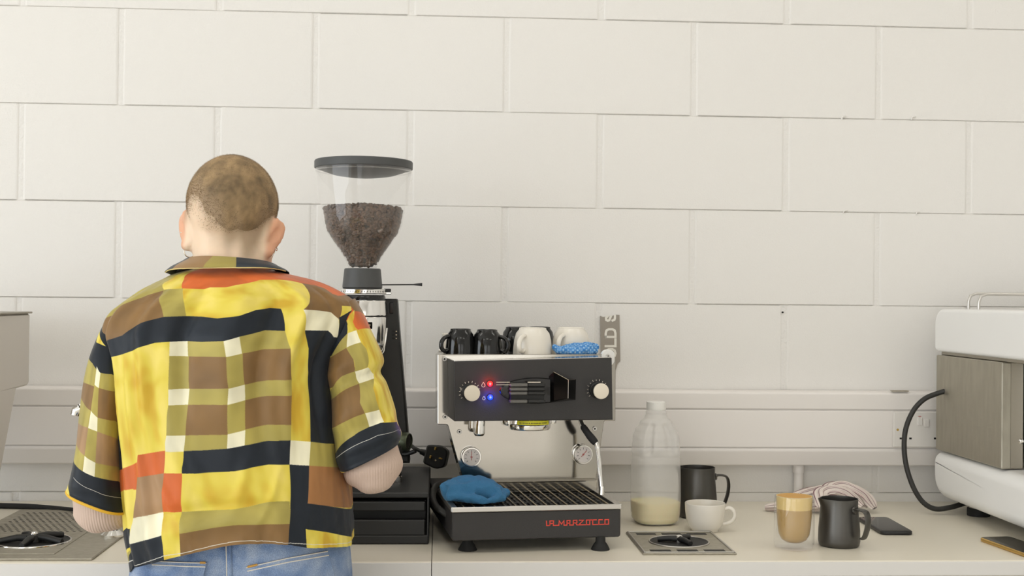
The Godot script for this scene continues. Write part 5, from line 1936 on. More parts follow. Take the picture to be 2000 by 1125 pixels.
func barista() -> void:
	var o := thing("person", "barista seen from behind, shaved head, colourful patchwork print shirt and blue jeans", "person", Vector3(0.43, 0.0, 0.87))
	# ---- head
	var H := P(457, 404, 0.845)
	var hx := Transform3D(Basis.from_euler(Vector3(-0.45, -0.03, -0.075)), H)
	var hi := hx.affine_inverse()
	var neck0 := P(457, 450, 0.845)
	var neck1 := P(455, 570, 0.872)
	var skull := func(q: Vector3) -> float:
		var d := egg(q - Vector3(0, 0.002, 0.004), Vector3(0.0690, 0.0755, 0.0890))
		d = smin(d, egg(q - Vector3(0, -0.018, 0.028), Vector3(0.057, 0.058, 0.062)), 0.03)
		return d
	var ears := func(q: Vector3) -> float:
		var d := 1.0
		for sd in [-1.0, 1.0]:
			var c := q - Vector3(0.0745 if sd > 0 else -0.0700, -0.052, 0.004)
			var turned := Vector3(c.x * sd, c.y, c.z).rotated(Vector3.UP, 0.62)
			turned = turned.rotated(Vector3.RIGHT, 0.22).rotated(Vector3.BACK, 0.30)
			var e := egg(turned, Vector3(0.0062, 0.031, 0.0175))
			e = smin(e, egg(turned - Vector3(0.003, 0.006, 0.0125), Vector3(0.0052, 0.023, 0.0065)), 0.006)
			e = smin(e, (turned - Vector3(0.0, -0.0265, -0.006)).length() - 0.0085, 0.01)
			e = maxf(e, -egg(turned - Vector3(0.009, 0.003, 0.001), Vector3(0.006, 0.018, 0.0095)))
			d = minf(d, e)
		return d
	var head := func(p: Vector3) -> float:
		var q := hi * p
		var d: float = skull.call(q)
		d = smin(d, egg(q - Vector3(0, -0.062, -0.034), Vector3(0.050, 0.062, 0.058)), 0.030)     # jaw
		d = smin(d, (q - Vector3(0, -0.112, -0.066)).length() - 0.020, 0.03)                        # chin
		d = smin(d, cap(q, Vector3(-0.03, 0.004, -0.082), Vector3(0.03, 0.004, -0.082), 0.011, 0.011), 0.016)     # brow
		d = smin(d, cap(q, Vector3(0, -0.012, -0.094), Vector3(0, -0.048, -0.110), 0.008, 0.011), 0.012)           # nose
		d = smin(d, cap(q, Vector3(-0.018, -0.081, -0.086), Vector3(0.018, -0.081, -0.086), 0.0065, 0.0065), 0.008)  # lips
		for sd in [-1.0, 1.0]:
			d = smin(d, egg(q - Vector3(sd * 0.042, -0.045, -0.062), Vector3(0.02, 0.018, 0.018)), 0.02)            # cheeks
			d = -smin(-d, (q - Vector3(sd * 0.031, -0.016, -0.096)).length() - 0.013, 0.012)                         # eye sockets
		d = smin(d, cap(p, neck0, neck1, 0.0565, 0.0640), 0.030)
		# the two cords of the nape
		for sd in [-1.0, 1.0]:
			d = smin(d, cap(p, neck0 + Vector3(sd * 0.022, -0.02, 0.046), neck1 + Vector3(sd * 0.024, 0.0, 0.050), 0.015, 0.014), 0.02)
		return smin(d, ears.call(q), 0.010)
	# ---- the rest of the body, one smooth skin
	var J := {
		"pelvis": Vector3(0.43, 0.95, 0.87), "chest": Vector3(0.405, 1.25, 0.865),
		"sl": P(250, 690, 0.868), "el": P(200, 985, 0.905), "wl": Vector3(0.335, 1.045, 0.63),
		"sr": P(655, 642, 0.868), "er": P(726, 903, 0.905), "wr": Vector3(0.505, 1.150, 0.63),
		"hl": Vector3(0.372, 0.92, 0.87), "kl": Vector3(0.362, 0.50, 0.845), "al": Vector3(0.352, 0.09, 0.885),
		"hr": Vector3(0.490, 0.92, 0.87), "kr": Vector3(0.502, 0.50, 0.845), "ar": Vector3(0.512, 0.09, 0.885),
	}
	var bones := [
		[J.pelvis + Vector3(-0.06, 0, 0), J.pelvis + Vector3(0.06, 0, 0), 0.086, 0.086], [J.pelvis, J.chest, 0.085, 0.10],
		[J.chest + Vector3(-0.07, 0, 0), J.chest + Vector3(0.07, 0, 0), 0.085, 0.085], [J.chest, neck1, 0.09, 0.06],
		[J.sl, J.sr, 0.032, 0.034], [J.sl, J.el, 0.031, 0.031], [J.el, J.wl, 0.032, 0.026], [J.sr, J.er, 0.034, 0.032], [J.er, J.wr, 0.032, 0.026],
		[J.hl, J.kl, 0.072, 0.052], [J.kl, J.al, 0.052, 0.034], [J.hr, J.kr, 0.072, 0.052], [J.kr, J.ar, 0.052, 0.034],
		[J.al + Vector3(0, -0.05, 0.02), J.al + Vector3(-0.01, -0.055, -0.14), 0.034, 0.026], [J.ar + Vector3(0, -0.05, 0.02), J.ar + Vector3(0.01, -0.055, -0.14), 0.034, 0.026],
	]
	var body := func(p: Vector3) -> float:
		var d := 1.0
		for b in bones:
			if absf(p.y - (b[0].y + b[1].y) / 2) < absf(b[0].y - b[1].y) / 2 + 0.25:
				d = smin(d, cap(p, b[0], b[1], b[2], b[3]), 0.045)
		return d
	var wisps := FastNoiseLite.new()
	wisps.seed = 5
	wisps.frequency = 34.0
	wisps.fractal_octaves = 3
	# how far up the hair a point of the head is: below 0 bare skin, above 1 full hair
	var growth := func(p: Vector3) -> float:
		var q := hi * p
		var edge := -0.096
		edge -= 0.012 * smoothstep(0.0, 0.03, q.x)
		edge += 0.040 * smoothstep(0.028, 0.062, absf(q.x) + (0.012 if q.x < 0 else -0.010))              # it climbs towards the ears
		edge -= 0.018 * bump(q.x, 0.014, 0.012) + 0.030 * bump(q.x, 0.043, 0.014)          # two points at the nape
		edge += 0.014 * bump(q.x, 0.029, 0.008) + 0.010 * bump(q.x, -0.03, 0.02)
		edge += 0.065 * smoothstep(0.02, -0.055, q.z)
		return (q.y - edge + wisps.get_noise_3dv(p * 1.2) * 0.007) / 0.050
	var skin_tone := Color(0.88, 0.67, 0.48)
	var ear_tone := Color(0.74, 0.36, 0.21)
	var scalp := Color(0.42, 0.30, 0.19)
	var tint := func(p: Vector3) -> Color:
		var q := hi * p
		var c := skin_tone
		if q.length() < 0.16:
			c = c.lerp(ear_tone, smoothstep(0.062, 0.072, absf(q.x)) * smoothstep(0.01, -0.02, q.y) * 0.85)
			c = c.lerp(scalp, smoothstep(-0.25, 1.0, growth.call(p)) * (1.0 - smoothstep(0.069, 0.075, absf(q.x))))
		return c
	var bm := MB.new()
	skin(bm, body, Vector3(0.12, 0.0, 0.55), Vector3(0.72, 1.44, 1.06), 0.014, tint)
	skin(bm, head, H + Vector3(-0.115, -0.20, -0.17), H + Vector3(0.115, 0.125, 0.145), 0.0036, tint)
	# hands: a palm, four bent fingers and a thumb from its side
	for sd in [-1.0, 1.0]:
		var wr: Vector3 = J.wl if sd < 0 else J.wr
		var dir := (Vector3(0.02 * -sd, -0.28, -1.0)).normalized()
		var side := dir.cross(Vector3.UP).normalized() * -1.0
		var up := side.cross(dir).normalized() * -1.0
		if up.y < 0:
			up = -up
		var hb := [[wr, wr + dir * 0.03, 0.024, 0.026]]
		for f in 4:
			var k := (f - 1.5) * 0.019
			var ln: float = [0.074, 0.084, 0.078, 0.060][f]
			var root := wr + dir * 0.085 + side * k
			var p1 := root + (dir * 0.86 - up * 0.5).normalized() * ln * 0.42
			var p2 := p1 + (dir * 0.4 - up * 0.9).normalized() * ln * 0.32
			var p3 := p2 + (-up - dir * 0.15).normalized() * ln * 0.26
			hb.append([wr + dir * 0.02 + side * k * 0.6, root, 0.015, 0.0105])
			hb.append([root, p1, 0.0095, 0.0085])
			hb.append([p1, p2, 0.0085, 0.008])
			hb.append([p2, p3, 0.008, 0.007])
		var ts = side * sd * -1.0
		var t0 = wr + dir * 0.035 + ts * 0.018
		var t1 = t0 + (dir * 0.7 + ts * 0.7 - up * 0.3).normalized() * 0.038
		var t2 = t1 + (dir * 0.9 + ts * 0.1 - up * 0.5).normalized() * 0.03
		hb.append([t0, t1, 0.014, 0.0105])
		hb.append([t1, t2, 0.0105, 0.008])
		var hand := func(p: Vector3) -> float:
			var d := 1.0
			for i in hb.size():
				var b: Array = hb[i]
				d = smin(d, cap(p, b[0], b[1], b[2], b[3]), 0.012 if i == 0 or i % 4 == 1 else 0.004)
			return d
		skin(bm, hand, wr + Vector3(-0.085, -0.13, -0.19), wr + Vector3(0.085, 0.06, 0.035), 0.0036, tint)
	wpart("body", bm, m.skin, o, 180.0)
	for sd in [-1.0, 1.0]:
		wpart("eye", lt([Vector2(0, -0.0115), Vector2(0.006, -0.0098), Vector2(0.0102, -0.005), Vector2(0.0115, 0), Vector2(0.0102, 0.005), Vector2(0.006, 0.0098), Vector2(0, 0.0115)], 20, hx * put_at(Vector3(sd * 0.031, -0.0165, -0.0805))), m.eye_white, o, 180.0)
	# ---- hair: a close clipped cap that thins out to nothing at its edge, and the stubble that stands on it
	var hair_f := func(p: Vector3) -> float:
		var q := hi * p
		var d: float = skull.call(q)
		return d - 0.0040 * smoothstep(0.0, 1.6, growth.call(p)) + 0.0012
	var hair_tint := func(p: Vector3) -> Color:
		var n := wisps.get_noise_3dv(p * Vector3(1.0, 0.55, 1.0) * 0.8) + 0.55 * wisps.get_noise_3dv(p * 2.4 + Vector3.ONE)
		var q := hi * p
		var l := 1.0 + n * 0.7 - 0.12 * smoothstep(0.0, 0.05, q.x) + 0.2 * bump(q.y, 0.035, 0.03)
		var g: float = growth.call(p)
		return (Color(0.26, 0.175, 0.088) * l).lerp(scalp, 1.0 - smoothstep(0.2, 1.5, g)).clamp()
	var hm := skin(MB.new(), hair_f, H + Vector3(-0.1, -0.12, -0.13), H + Vector3(0.1, 0.12, 0.13), 0.0040, hair_tint)
	var hair := wpart("hair", hm, m.hair, o, 180.0)
	var one := MB.new()
	for k in 3:
		var a := TAU * k / 3.0
		var b := TAU * (k + 1) / 3.0
		one.tri(Vector3(cos(a), 0, sin(a)) * 0.0003, Vector3(0.0005, 0.0052, 0), Vector3(cos(b), 0, sin(b)) * 0.0003)
	var mm := MultiMesh.new()
	mm.transform_format = MultiMesh.TRANSFORM_3D
	mm.use_colors = true
	mm.mesh = one.mesh(30.0)
	var rng := RandomNumberGenerator.new()
	rng.seed = 21
	var xs := []
	var cs := []
	var inv := o.global_transform.affine_inverse()
	while xs.size() < 34000:
		var dir := Vector3(rng.randfn(), rng.randfn(), rng.randfn()).normalized()
		if dir.z < -0.75:
			continue
		var lo := 0.05
		var hi_ := 0.13
		for k in 12:
			var mid := (lo + hi_) / 2
			if skull.call(dir * mid) < 0.0:
				lo = mid
			else:
				hi_ = mid
		var p := hx * (dir * (lo + 0.0004))
		var g: float = growth.call(p)
		if rng.randf() > smoothstep(-0.15, 1.1, g):
			continue
		var nrm := (hx.basis * dir)
		var lean := (nrm + Vector3(rng.randf_range(-0.5, 0.5), rng.randf_range(-0.7, 0.1), rng.randf_range(-0.5, 0.5))).normalized()
		var b := Basis(Quaternion(Vector3.UP, lean)) * Basis(Vector3.UP, rng.randf() * TAU)
		var ln := rng.randf_range(0.55, 1.0) * lerpf(0.35, 1.0, smoothstep(0.0, 1.6, g))
		xs.append(inv * Transform3D(b.scaled_local(Vector3(1, ln, 1)), p))
		var n := wisps.get_noise_3dv(p * 0.8) + rng.randf_range(-0.35, 0.4)
		cs.append((Color(0.31, 0.215, 0.115) * (1.0 + n * 0.8)).lerp(scalp, (1.0 - smoothstep(0.2, 1.2, g)) * 0.8).clamp())
	mm.instance_count = xs.size()
	for i in xs.size():
		mm.set_instance_transform(i, xs[i])
		mm.set_instance_color(i, cs[i])
	var mi := MultiMeshInstance3D.new()
	mi.name = "hair_stubble"
	mi.multimesh = mm
	mi.material_override = m.hair
	mi.set_meta("kind", "stuff")
	o.add_child(mi, true)
	# ---- earrings
	var er := func(px_: float, py: float, z: float, r: float, ax: Vector3, th: float) -> void:
		wpart("earring", ring(MB.new(), P(px_, py, z), ax, r, th, 32, 8), m.silver, o)
	er.call(370.5, 492, 0.855, 0.0088, Vector3(0.35, 0.0, 1), 0.0010)
	er.call(366, 474, 0.858, 0.0078, Vector3(0.2, 1, 0.25), 0.0010)
	er.call(357.5, 455, 0.862, 0.0042, Vector3(0.3, 1, 0.1), 0.0010)
	er.call(532, 488, 0.858, 0.0068, Vector3(1, 0.1, 0.5), 0.0010)
	er.call(527, 496, 0.862, 0.0062, Vector3(1, -0.2, 0.9), 0.0009)
	er.call(538, 484, 0.858, 0.0050, Vector3(1, 0.6, 0.3), 0.0010)
	wpart("ear_stud", lt([Vector2(0, 0.002), Vector2(0.0022, 0.001), Vector2(0.0022, -0.001), Vector2(0, -0.002)], 14, put_at(P(375, 482, 0.868), Vector3(PI / 2, 0, 0))), m.print_black, o)
	# ---- shirt
	var cloth := cloth_mat(BACK_PRINT, 1024, 2)
	var nz := FastNoiseLite.new()
	nz.seed = 3
	nz.frequency = 2.2
	var back_folds := func(u: float, v: float) -> float:
		var f := 0.0
		if u <= 1.0:
			var upper := smoothstep(0.16, 0.32, v) * (1.0 - smoothstep(0.62, 0.85, v))
			f *= 1.0
			for q in [[0.33, 0.022, 0.0045], [0.44, 0.020, -0.0050], [0.52, 0.026, 0.0058], [0.60, 0.022, -0.0052], [0.68, 0.020, 0.0050], [0.80, 0.024, -0.0040], [0.20, 0.030, 0.0045], [0.12, 0.024, -0.0045]]:
				f += q[2] * bump(u + 0.05 * (v - 0.4) * (0.5 - u), q[0], q[1]) * upper * 2.2
			var low := smoothstep(0.45, 0.7, v)
			f += 0.0090 * bump(u - 0.14 * (v - 0.7), 0.27, 0.022) * low
			f -= 0.0085 * bump(u, 0.165, 0.028) * smoothstep(0.62, 0.78, v)
			f += 0.0090 * bump(u, 0.215, 0.030) * smoothstep(0.62, 0.78, v)
			# creases fanning over the small of the back
			for q in [[0.42, 0.80, 2.2], [0.47, 0.84, 1.4], [0.53, 0.86, -1.0], [0.38, 0.88, 1.9], [0.60, 0.88, -1.7]]:
				var du: float = u - q[0]
				var dv: float = v - q[1]
				f += 0.0050 * exp(-pow((du - dv * q[2] * 0.35) / 0.011, 2.0)) * bump(dv, 0.0, 0.07)
			f -= 0.0070 * bump(v, 0.895, 0.012) * bump(u, 0.47, 0.20)
			f += 0.0030 * bump(v, 0.94, 0.018) * bump(u, 0.45, 0.22)
			# the gathers of the hem
			f += 0.0012 * sin(u * 210.0 + 2.0 * sin(u * 31.0)) * smoothstep(0.955, 1.0, v)
		f += 0.0060 * nz.get_noise_2d(u * 3.1, v * 1.2) * smoothstep(0.05, 0.2, v)
		return f
	var shirt := wpart("shirt", garment(BACK_ROWS, 0.8, 220, 150, true, back_folds), cloth, o, 100.0, false)
	# collar: stands at the nape and folds over
	var cr := [P(342, 534, 0.862), P(551, 531, 0.862), P(367, 508, 0.85), P(541, 516, 0.85)]
	var crows := []
	for q in [[0, 0.012, 0.100], [0.35, 0.010, 0.099], [0.8, 0.002, 0.090], [1.0, 0.0, 0.086], [1.03, -0.002, 0.083], [0.85, -0.004, 0.081], [0.0, -0.006, 0.086]]:
		var a: Vector3 = cr[0].lerp(cr[2], q[0])
		var b: Vector3 = cr[1].lerp(cr[3], q[0])
		crows.append([a.x - q[1], a.y, b.x + q[1], b.y, lerpf(0.862, 0.852, q[0]), q[2]])
	var cim := Image.create(256, 8, false, Image.FORMAT_RGB8)
	cim.fill(Color8(45, 52, 60))
	cim.fill_rect(Rect2i(56, 0, 62, 8), Color8(150, 118, 78))
	cim.fill_rect(Rect2i(112, 0, 36, 8), Color8(164, 150, 80))
	var cmat := cloth.duplicate()
	cmat.albedo_texture = ImageTexture.create_from_image(cim)
	var rise := func(u: float, v: float) -> float: return 0.0015 * sin(u * 17.0)
	var cmb := garment(crows, 0.9, 120, 24, false, rise)
	for i in cmb.v.size():
		var p := cmb.v[i]
		var back := smoothstep(0.86, 0.95, p.z)
		cmb.v[i] += Vector3(0, back * 0.0065 - (1.0 - smoothstep(0.74, 0.86, p.z)) * 0.03, 0)
	wpart("collar", cmb, cmat, shirt, 100.0, false)
	var pip := []
	for i in 21:
		var u := 0.08 + 0.84 * i / 20.0
		var c := cos(PI * u)
		var k := (1.0 - signf(c) * pow(absf(c), 0.9)) / 2.0
		var p := Vector3(lerpf(cr[0].x - 0.012, cr[1].x + 0.012, k), lerpf(cr[0].y, cr[1].y, k), 0.862 + 0.1005 * pow(sin(PI * u), 0.9))
		p.y += smoothstep(0.86, 0.95, p.z) * 0.0065 - 0.001
		pip.append(p)
	wpart("collar_piping", tb(pip, 0.0008, 8), mat(224, 204, 140, 0.8), shirt)
	for q in [[SLEEVE_LEFT_ROWS, SLEEVE_LEFT_PRINT, 1, "left short sleeve with checks and a navy cuff"], [SLEEVE_RIGHT_ROWS, SLEEVE_RIGHT_PRINT, 2, "right short sleeve with checks and a navy cuff"]]:
		var which: int = q[2]
		var sl := func(u: float, v: float) -> float:
			var f := 0.0
			if which == 2:
				for w in [[0.30, 0.0, 0.0065], [0.46, 0.16, -0.0050], [0.62, 0.35, 0.0060], [0.74, 0.50, -0.0050], [0.86, 0.60, 0.0055]]:
					f += w[2] * exp(-pow((v - w[0] - (u - 0.5) * -0.22) / 0.055, 2.0)) * (1.0 - smoothstep(0.82, 0.9, v)) * sin(PI * clampf(u, 0, 1))
			else:
				f += 0.004 * sin(u * 9.0 + v * 5.0) * smoothstep(0.1, 0.4, v) * (1.0 - smoothstep(0.85, 0.95, v))
			f += 0.0016 * bump(v, 0.985, 0.02)
			return f
		var sv := wpart("sleeve", garment(q[0], 0.72, 120, 90, false, sl), cloth_mat(q[1], 768, 4 + which), shirt, 100.0, false)
		lift(sv, q[3])
		if which == 1:
			var r: Array = q[0][-1]
			var tp := []
			for i in 41:
				var u := 2.0 * i / 40.0
				var c := cos(PI * u)
				var d := sin(PI * u)
				var k := (1.0 - signf(c) * pow(absf(c), 0.72)) / 2.0
				tp.append(Vector3(lerpf(r[0], r[2], k), lerpf(r[1], r[3], k) - 0.001, r[4] + (r[5] + 0.001) * signf(d) * pow(absf(d), 0.72)))
			wpart("cuff_facing", tb(tp, 0.0024, 8), mat(226, 178, 52, 0.7), shirt)
	# ---- ribbed undershirt showing at the elbows
	for sd in [-1.0, 1.0]:
		var s0: Vector3 = J.sl if sd < 0 else J.sr
		var e0: Vector3 = J.el if sd < 0 else J.er
		var w0: Vector3 = J.wl if sd < 0 else J.wr
		var rib := func(p: Vector3) -> float:
			var d := smin(cap(p, s0.lerp(e0, 0.80), e0, 0.032, 0.038 if sd < 0 else 0.042), cap(p, e0, w0.lerp(e0, 0.05), 0.038 if sd < 0 else 0.042, 0.030), 0.03)
			d += 0.0016 * sin((p.y * 0.8 - p.x * sd * 0.55 - p.z * 0.3) * 190.0 + 2.5 * sin(p.x * 35.0 + p.y * 25.0)) * smoothstep(0.05, -0.01, (p - e0).length() - 0.05)
			return d
		var lo := Vector3(minf(s0.x, minf(e0.x, w0.x)), minf(e0.y, w0.y), w0.z) - Vector3.ONE * 0.06
		var hi2 := Vector3(maxf(s0.x, maxf(e0.x, w0.x)), maxf(s0.lerp(e0, 0.80).y, w0.y), e0.z) + Vector3.ONE * 0.06
		wpart("undershirt_sleeve", skin(MB.new(), rib, lo, hi2, 0.0046), m.undershirt, o, 180.0)
	# ---- jeans
	var jean := func(p: Vector3) -> float:
		var d := cap(p, J.pelvis + Vector3(-0.072, 0.0, 0), J.pelvis + Vector3(0.072, 0.0, 0), 0.102, 0.102)
		d = smin(d, cap(p, J.pelvis + Vector3(-0.06, 0.075, 0), J.pelvis + Vector3(0.06, 0.075, 0), 0.098, 0.098), 0.05)
		for sd in [-1.0, 1.0]:
			var h: Vector3 = J.hl if sd < 0 else J.hr
			var k: Vector3 = J.kl if sd < 0 else J.kr
			var a: Vector3 = J.al if sd < 0 else J.ar
			d = smin(d, cap(p, h + Vector3(sd * 0.006, -0.03, 0.008), k, 0.104, 0.078), 0.045)
			d = smin(d, cap(p, k, a, 0.078, 0.068), 0.04)
			d = smin(d, (p - h - Vector3(sd * 0.012, -0.025, 0.042)).length() - 0.085, 0.04)
		d += 0.0025 * sin(p.y * 60.0 + p.x * 22.0) * smoothstep(0.6, 0.2, p.y)
		return maxf(maxf(d, 0.045 - p.y), p.y - 1.045)
	var jm := skin(MB.new(), jean, Vector3(0.2, 0.02, 0.7), Vector3(0.68, 1.07, 1.06), 0.0125)
	var jeans := wpart("jeans", jm, m.jeans, o, 180.0)
	var on_back := func(px_: float, py: float) -> Vector3:      # the point of the jeans' back under a sight line
		var p := P(px_, py, 1.1)
		var dir := sight(px_, py).normalized()
		for k in 60:
			var d: float = jean.call(p)
			if d < 0.0006:
				break
			p += dir * maxf(d * 0.7, 0.0004)
		return p
	for q in [[[481, 1107], [560, 1089], [640, 1075], [668, 1168], [508, 1190]], [[404, 1098], [360, 1097], [300, 1094], [282, 1180], [384, 1188]]]:
		var c = q.map(func(w): return on_back.call(w[0], w[1]))
		var s := MB.new()
		var nu := 14
		var g := []
		for j in nu + 1:
			var row := []
			for i in nu + 1:
				var a: float = float(i) / nu
				var b: float = float(j) / nu
				var topx: float = lerpf(lerpf(q[0][0], q[1][0], clampf(a * 2, 0, 1)), q[2][0], clampf(a * 2 - 1, 0, 1))
				var topy: float = lerpf(lerpf(q[0][1], q[1][1], clampf(a * 2, 0, 1)), q[2][1], clampf(a * 2 - 1, 0, 1))
				var w := Vector2(topx, topy).lerp(Vector2(q[4][0], q[4][1]).lerp(Vector2(q[3][0], q[3][1]), a), b)
				row.append(on_back.call(w.x, w.y) + Vector3(0, 0, 0.0032))
			g.append(row)
		for j in nu:
			for i in nu:
				s.quad(g[j][i], g[j][i + 1], g[j + 1][i + 1], g[j + 1][i])
		for j in nu:      # sides down to the cloth
			for e in [0, nu]:
				s.quad(g[j][e], g[j + 1][e], g[j + 1][e] - Vector3(0, 0, 0.006), g[j][e] - Vector3(0, 0, 0.006))
				s.quad(g[e][j], g[e][j + 1], g[e][j + 1] - Vector3(0, 0, 0.006), g[e][j] - Vector3(0, 0, 0.006))
		wpart("back_pocket", s, m.jeans, jeans, 60.0, false)
		var l1 := []
		var l2 := []
		for i in nu + 1:
			l1.append(g[0][i].lerp(g[1][i], 0.15) + Vector3(0, 0, 0.0002))
			l2.append(g[1][i].lerp(g[2][i], 0.3) + Vector3(0, 0, 0.0002))
		wpart("pocket_stitch", tube(tb(l1, 0.0009, 6), l2, 0.0009, 6), m.thread, jeans)
		wpart("pocket_tack", tb([g[0][0].lerp(g[0][1], 0.3) + Vector3(0, 0, 0.0006), g[0][2] + Vector3(0, 0, 0.0006)], 0.0018, 6), m.thread_gold, jeans)
	var seam := []
	for i in 12:
		seam.append(on_back.call(446.5 + i * 0.3, 1052 + i * 12.0) + Vector3(0, 0, 0.0006))
	wpart("centre_seam", tb(seam, 0.0045, 8, Transform3D(), Vector2(1.0, 0.5)), m.jeans, jeans)
	wpart("seam_stitch", tb(seam.map(func(p): return p + Vector3(-0.0038, 0, 0.0016)), 0.0008, 6), m.thread, jeans)
	# ---- shoes
	for sd in [-1.0, 1.0]:
		var a: Vector3 = J.al if sd < 0 else J.ar
		var toe := a + Vector3(sd * 0.018, -0.05, -0.15)
		var shoe := func(p: Vector3) -> float:
			var d := cap(p, a + Vector3(0, -0.042, 0.03), toe, 0.042, 0.038)
			d = smin(d, cap(p, a + Vector3(0, -0.03, 0.01), a + Vector3(0, 0.02, 0.008), 0.046, 0.044), 0.03)
			return maxf(d, 0.018 - p.y)
		wpart("shoe", skin(MB.new(), shoe, a + Vector3(-0.09, -0.1, -0.21), a + Vector3(0.09, 0.08, 0.09), 0.008), m.shoe, o, 60.0)
		var sole := func(p: Vector3) -> float:
			var q := Vector3(p.x, a.y - 0.05, p.z)
			return maxf(cap(q, a + Vector3(0, -0.05, 0.03), toe, 0.047, 0.043), absf(p.y - 0.0125) - 0.0115)
		wpart("shoe_sole", skin(MB.new(), sole, a + Vector3(-0.09, -0.1, -0.21), a + Vector3(0.09, -0.03, 0.09), 0.006), m.sole, o, 60.0)


const BACK_ROWS := [[0.3538, 1.4343, 0.4607, 1.4356, 0.8550, 0.0700], [0.3320, 1.4290, 0.4796, 1.4307, 0.8580, 0.0800], [0.3122, 1.4228, 0.5036, 1.4250, 0.8620, 0.0880], [0.2983, 1.4150, 0.5342, 1.4177, 0.8660, 0.0960], [0.2807, 1.4064, 0.5580, 1.4095, 0.8680, 0.1020], [0.2657, 1.3979, 0.5767, 1.4012, 0.8700, 0.1070], [0.2502, 1.3877, 0.5952, 1.3913, 0.8700, 0.1120], [0.2364, 1.3775, 0.6079, 1.3813, 0.8700, 0.1160], [0.2218, 1.3649, 0.6131, 1.3687, 0.8700, 0.1200], [0.2111, 1.3481, 0.6111, 1.3518, 0.8700, 0.1250], [0.2067, 1.3272, 0.6030, 1.3307, 0.8700, 0.1300], [0.2122, 1.3065, 0.5924, 1.3095, 0.8700, 0.1320], [0.2195, 1.2857, 0.5838, 1.2884, 0.8700, 0.1350], [0.2231, 1.2607, 0.5799, 1.2631, 0.8700, 0.1380], [0.2251, 1.2358, 0.5810, 1.2379, 0.8700, 0.1390], [0.2271, 1.2025, 0.5839, 1.2042, 0.8700, 0.1400], [0.2326, 1.1608, 0.5878, 1.1622, 0.8700, 0.1400], [0.2372, 1.1192, 0.5941, 1.1202, 0.8700, 0.1420], [0.2402, 1.0776, 0.6013, 1.0781, 0.8700, 0.1440], [0.2440, 1.0360, 0.6059, 1.0361, 0.8700, 0.1460], [0.2485, 1.0028, 0.6080, 1.0025, 0.8700, 0.1480], [0.2555, 0.9728, 0.6088, 0.9722, 0.8700, 0.1480]]
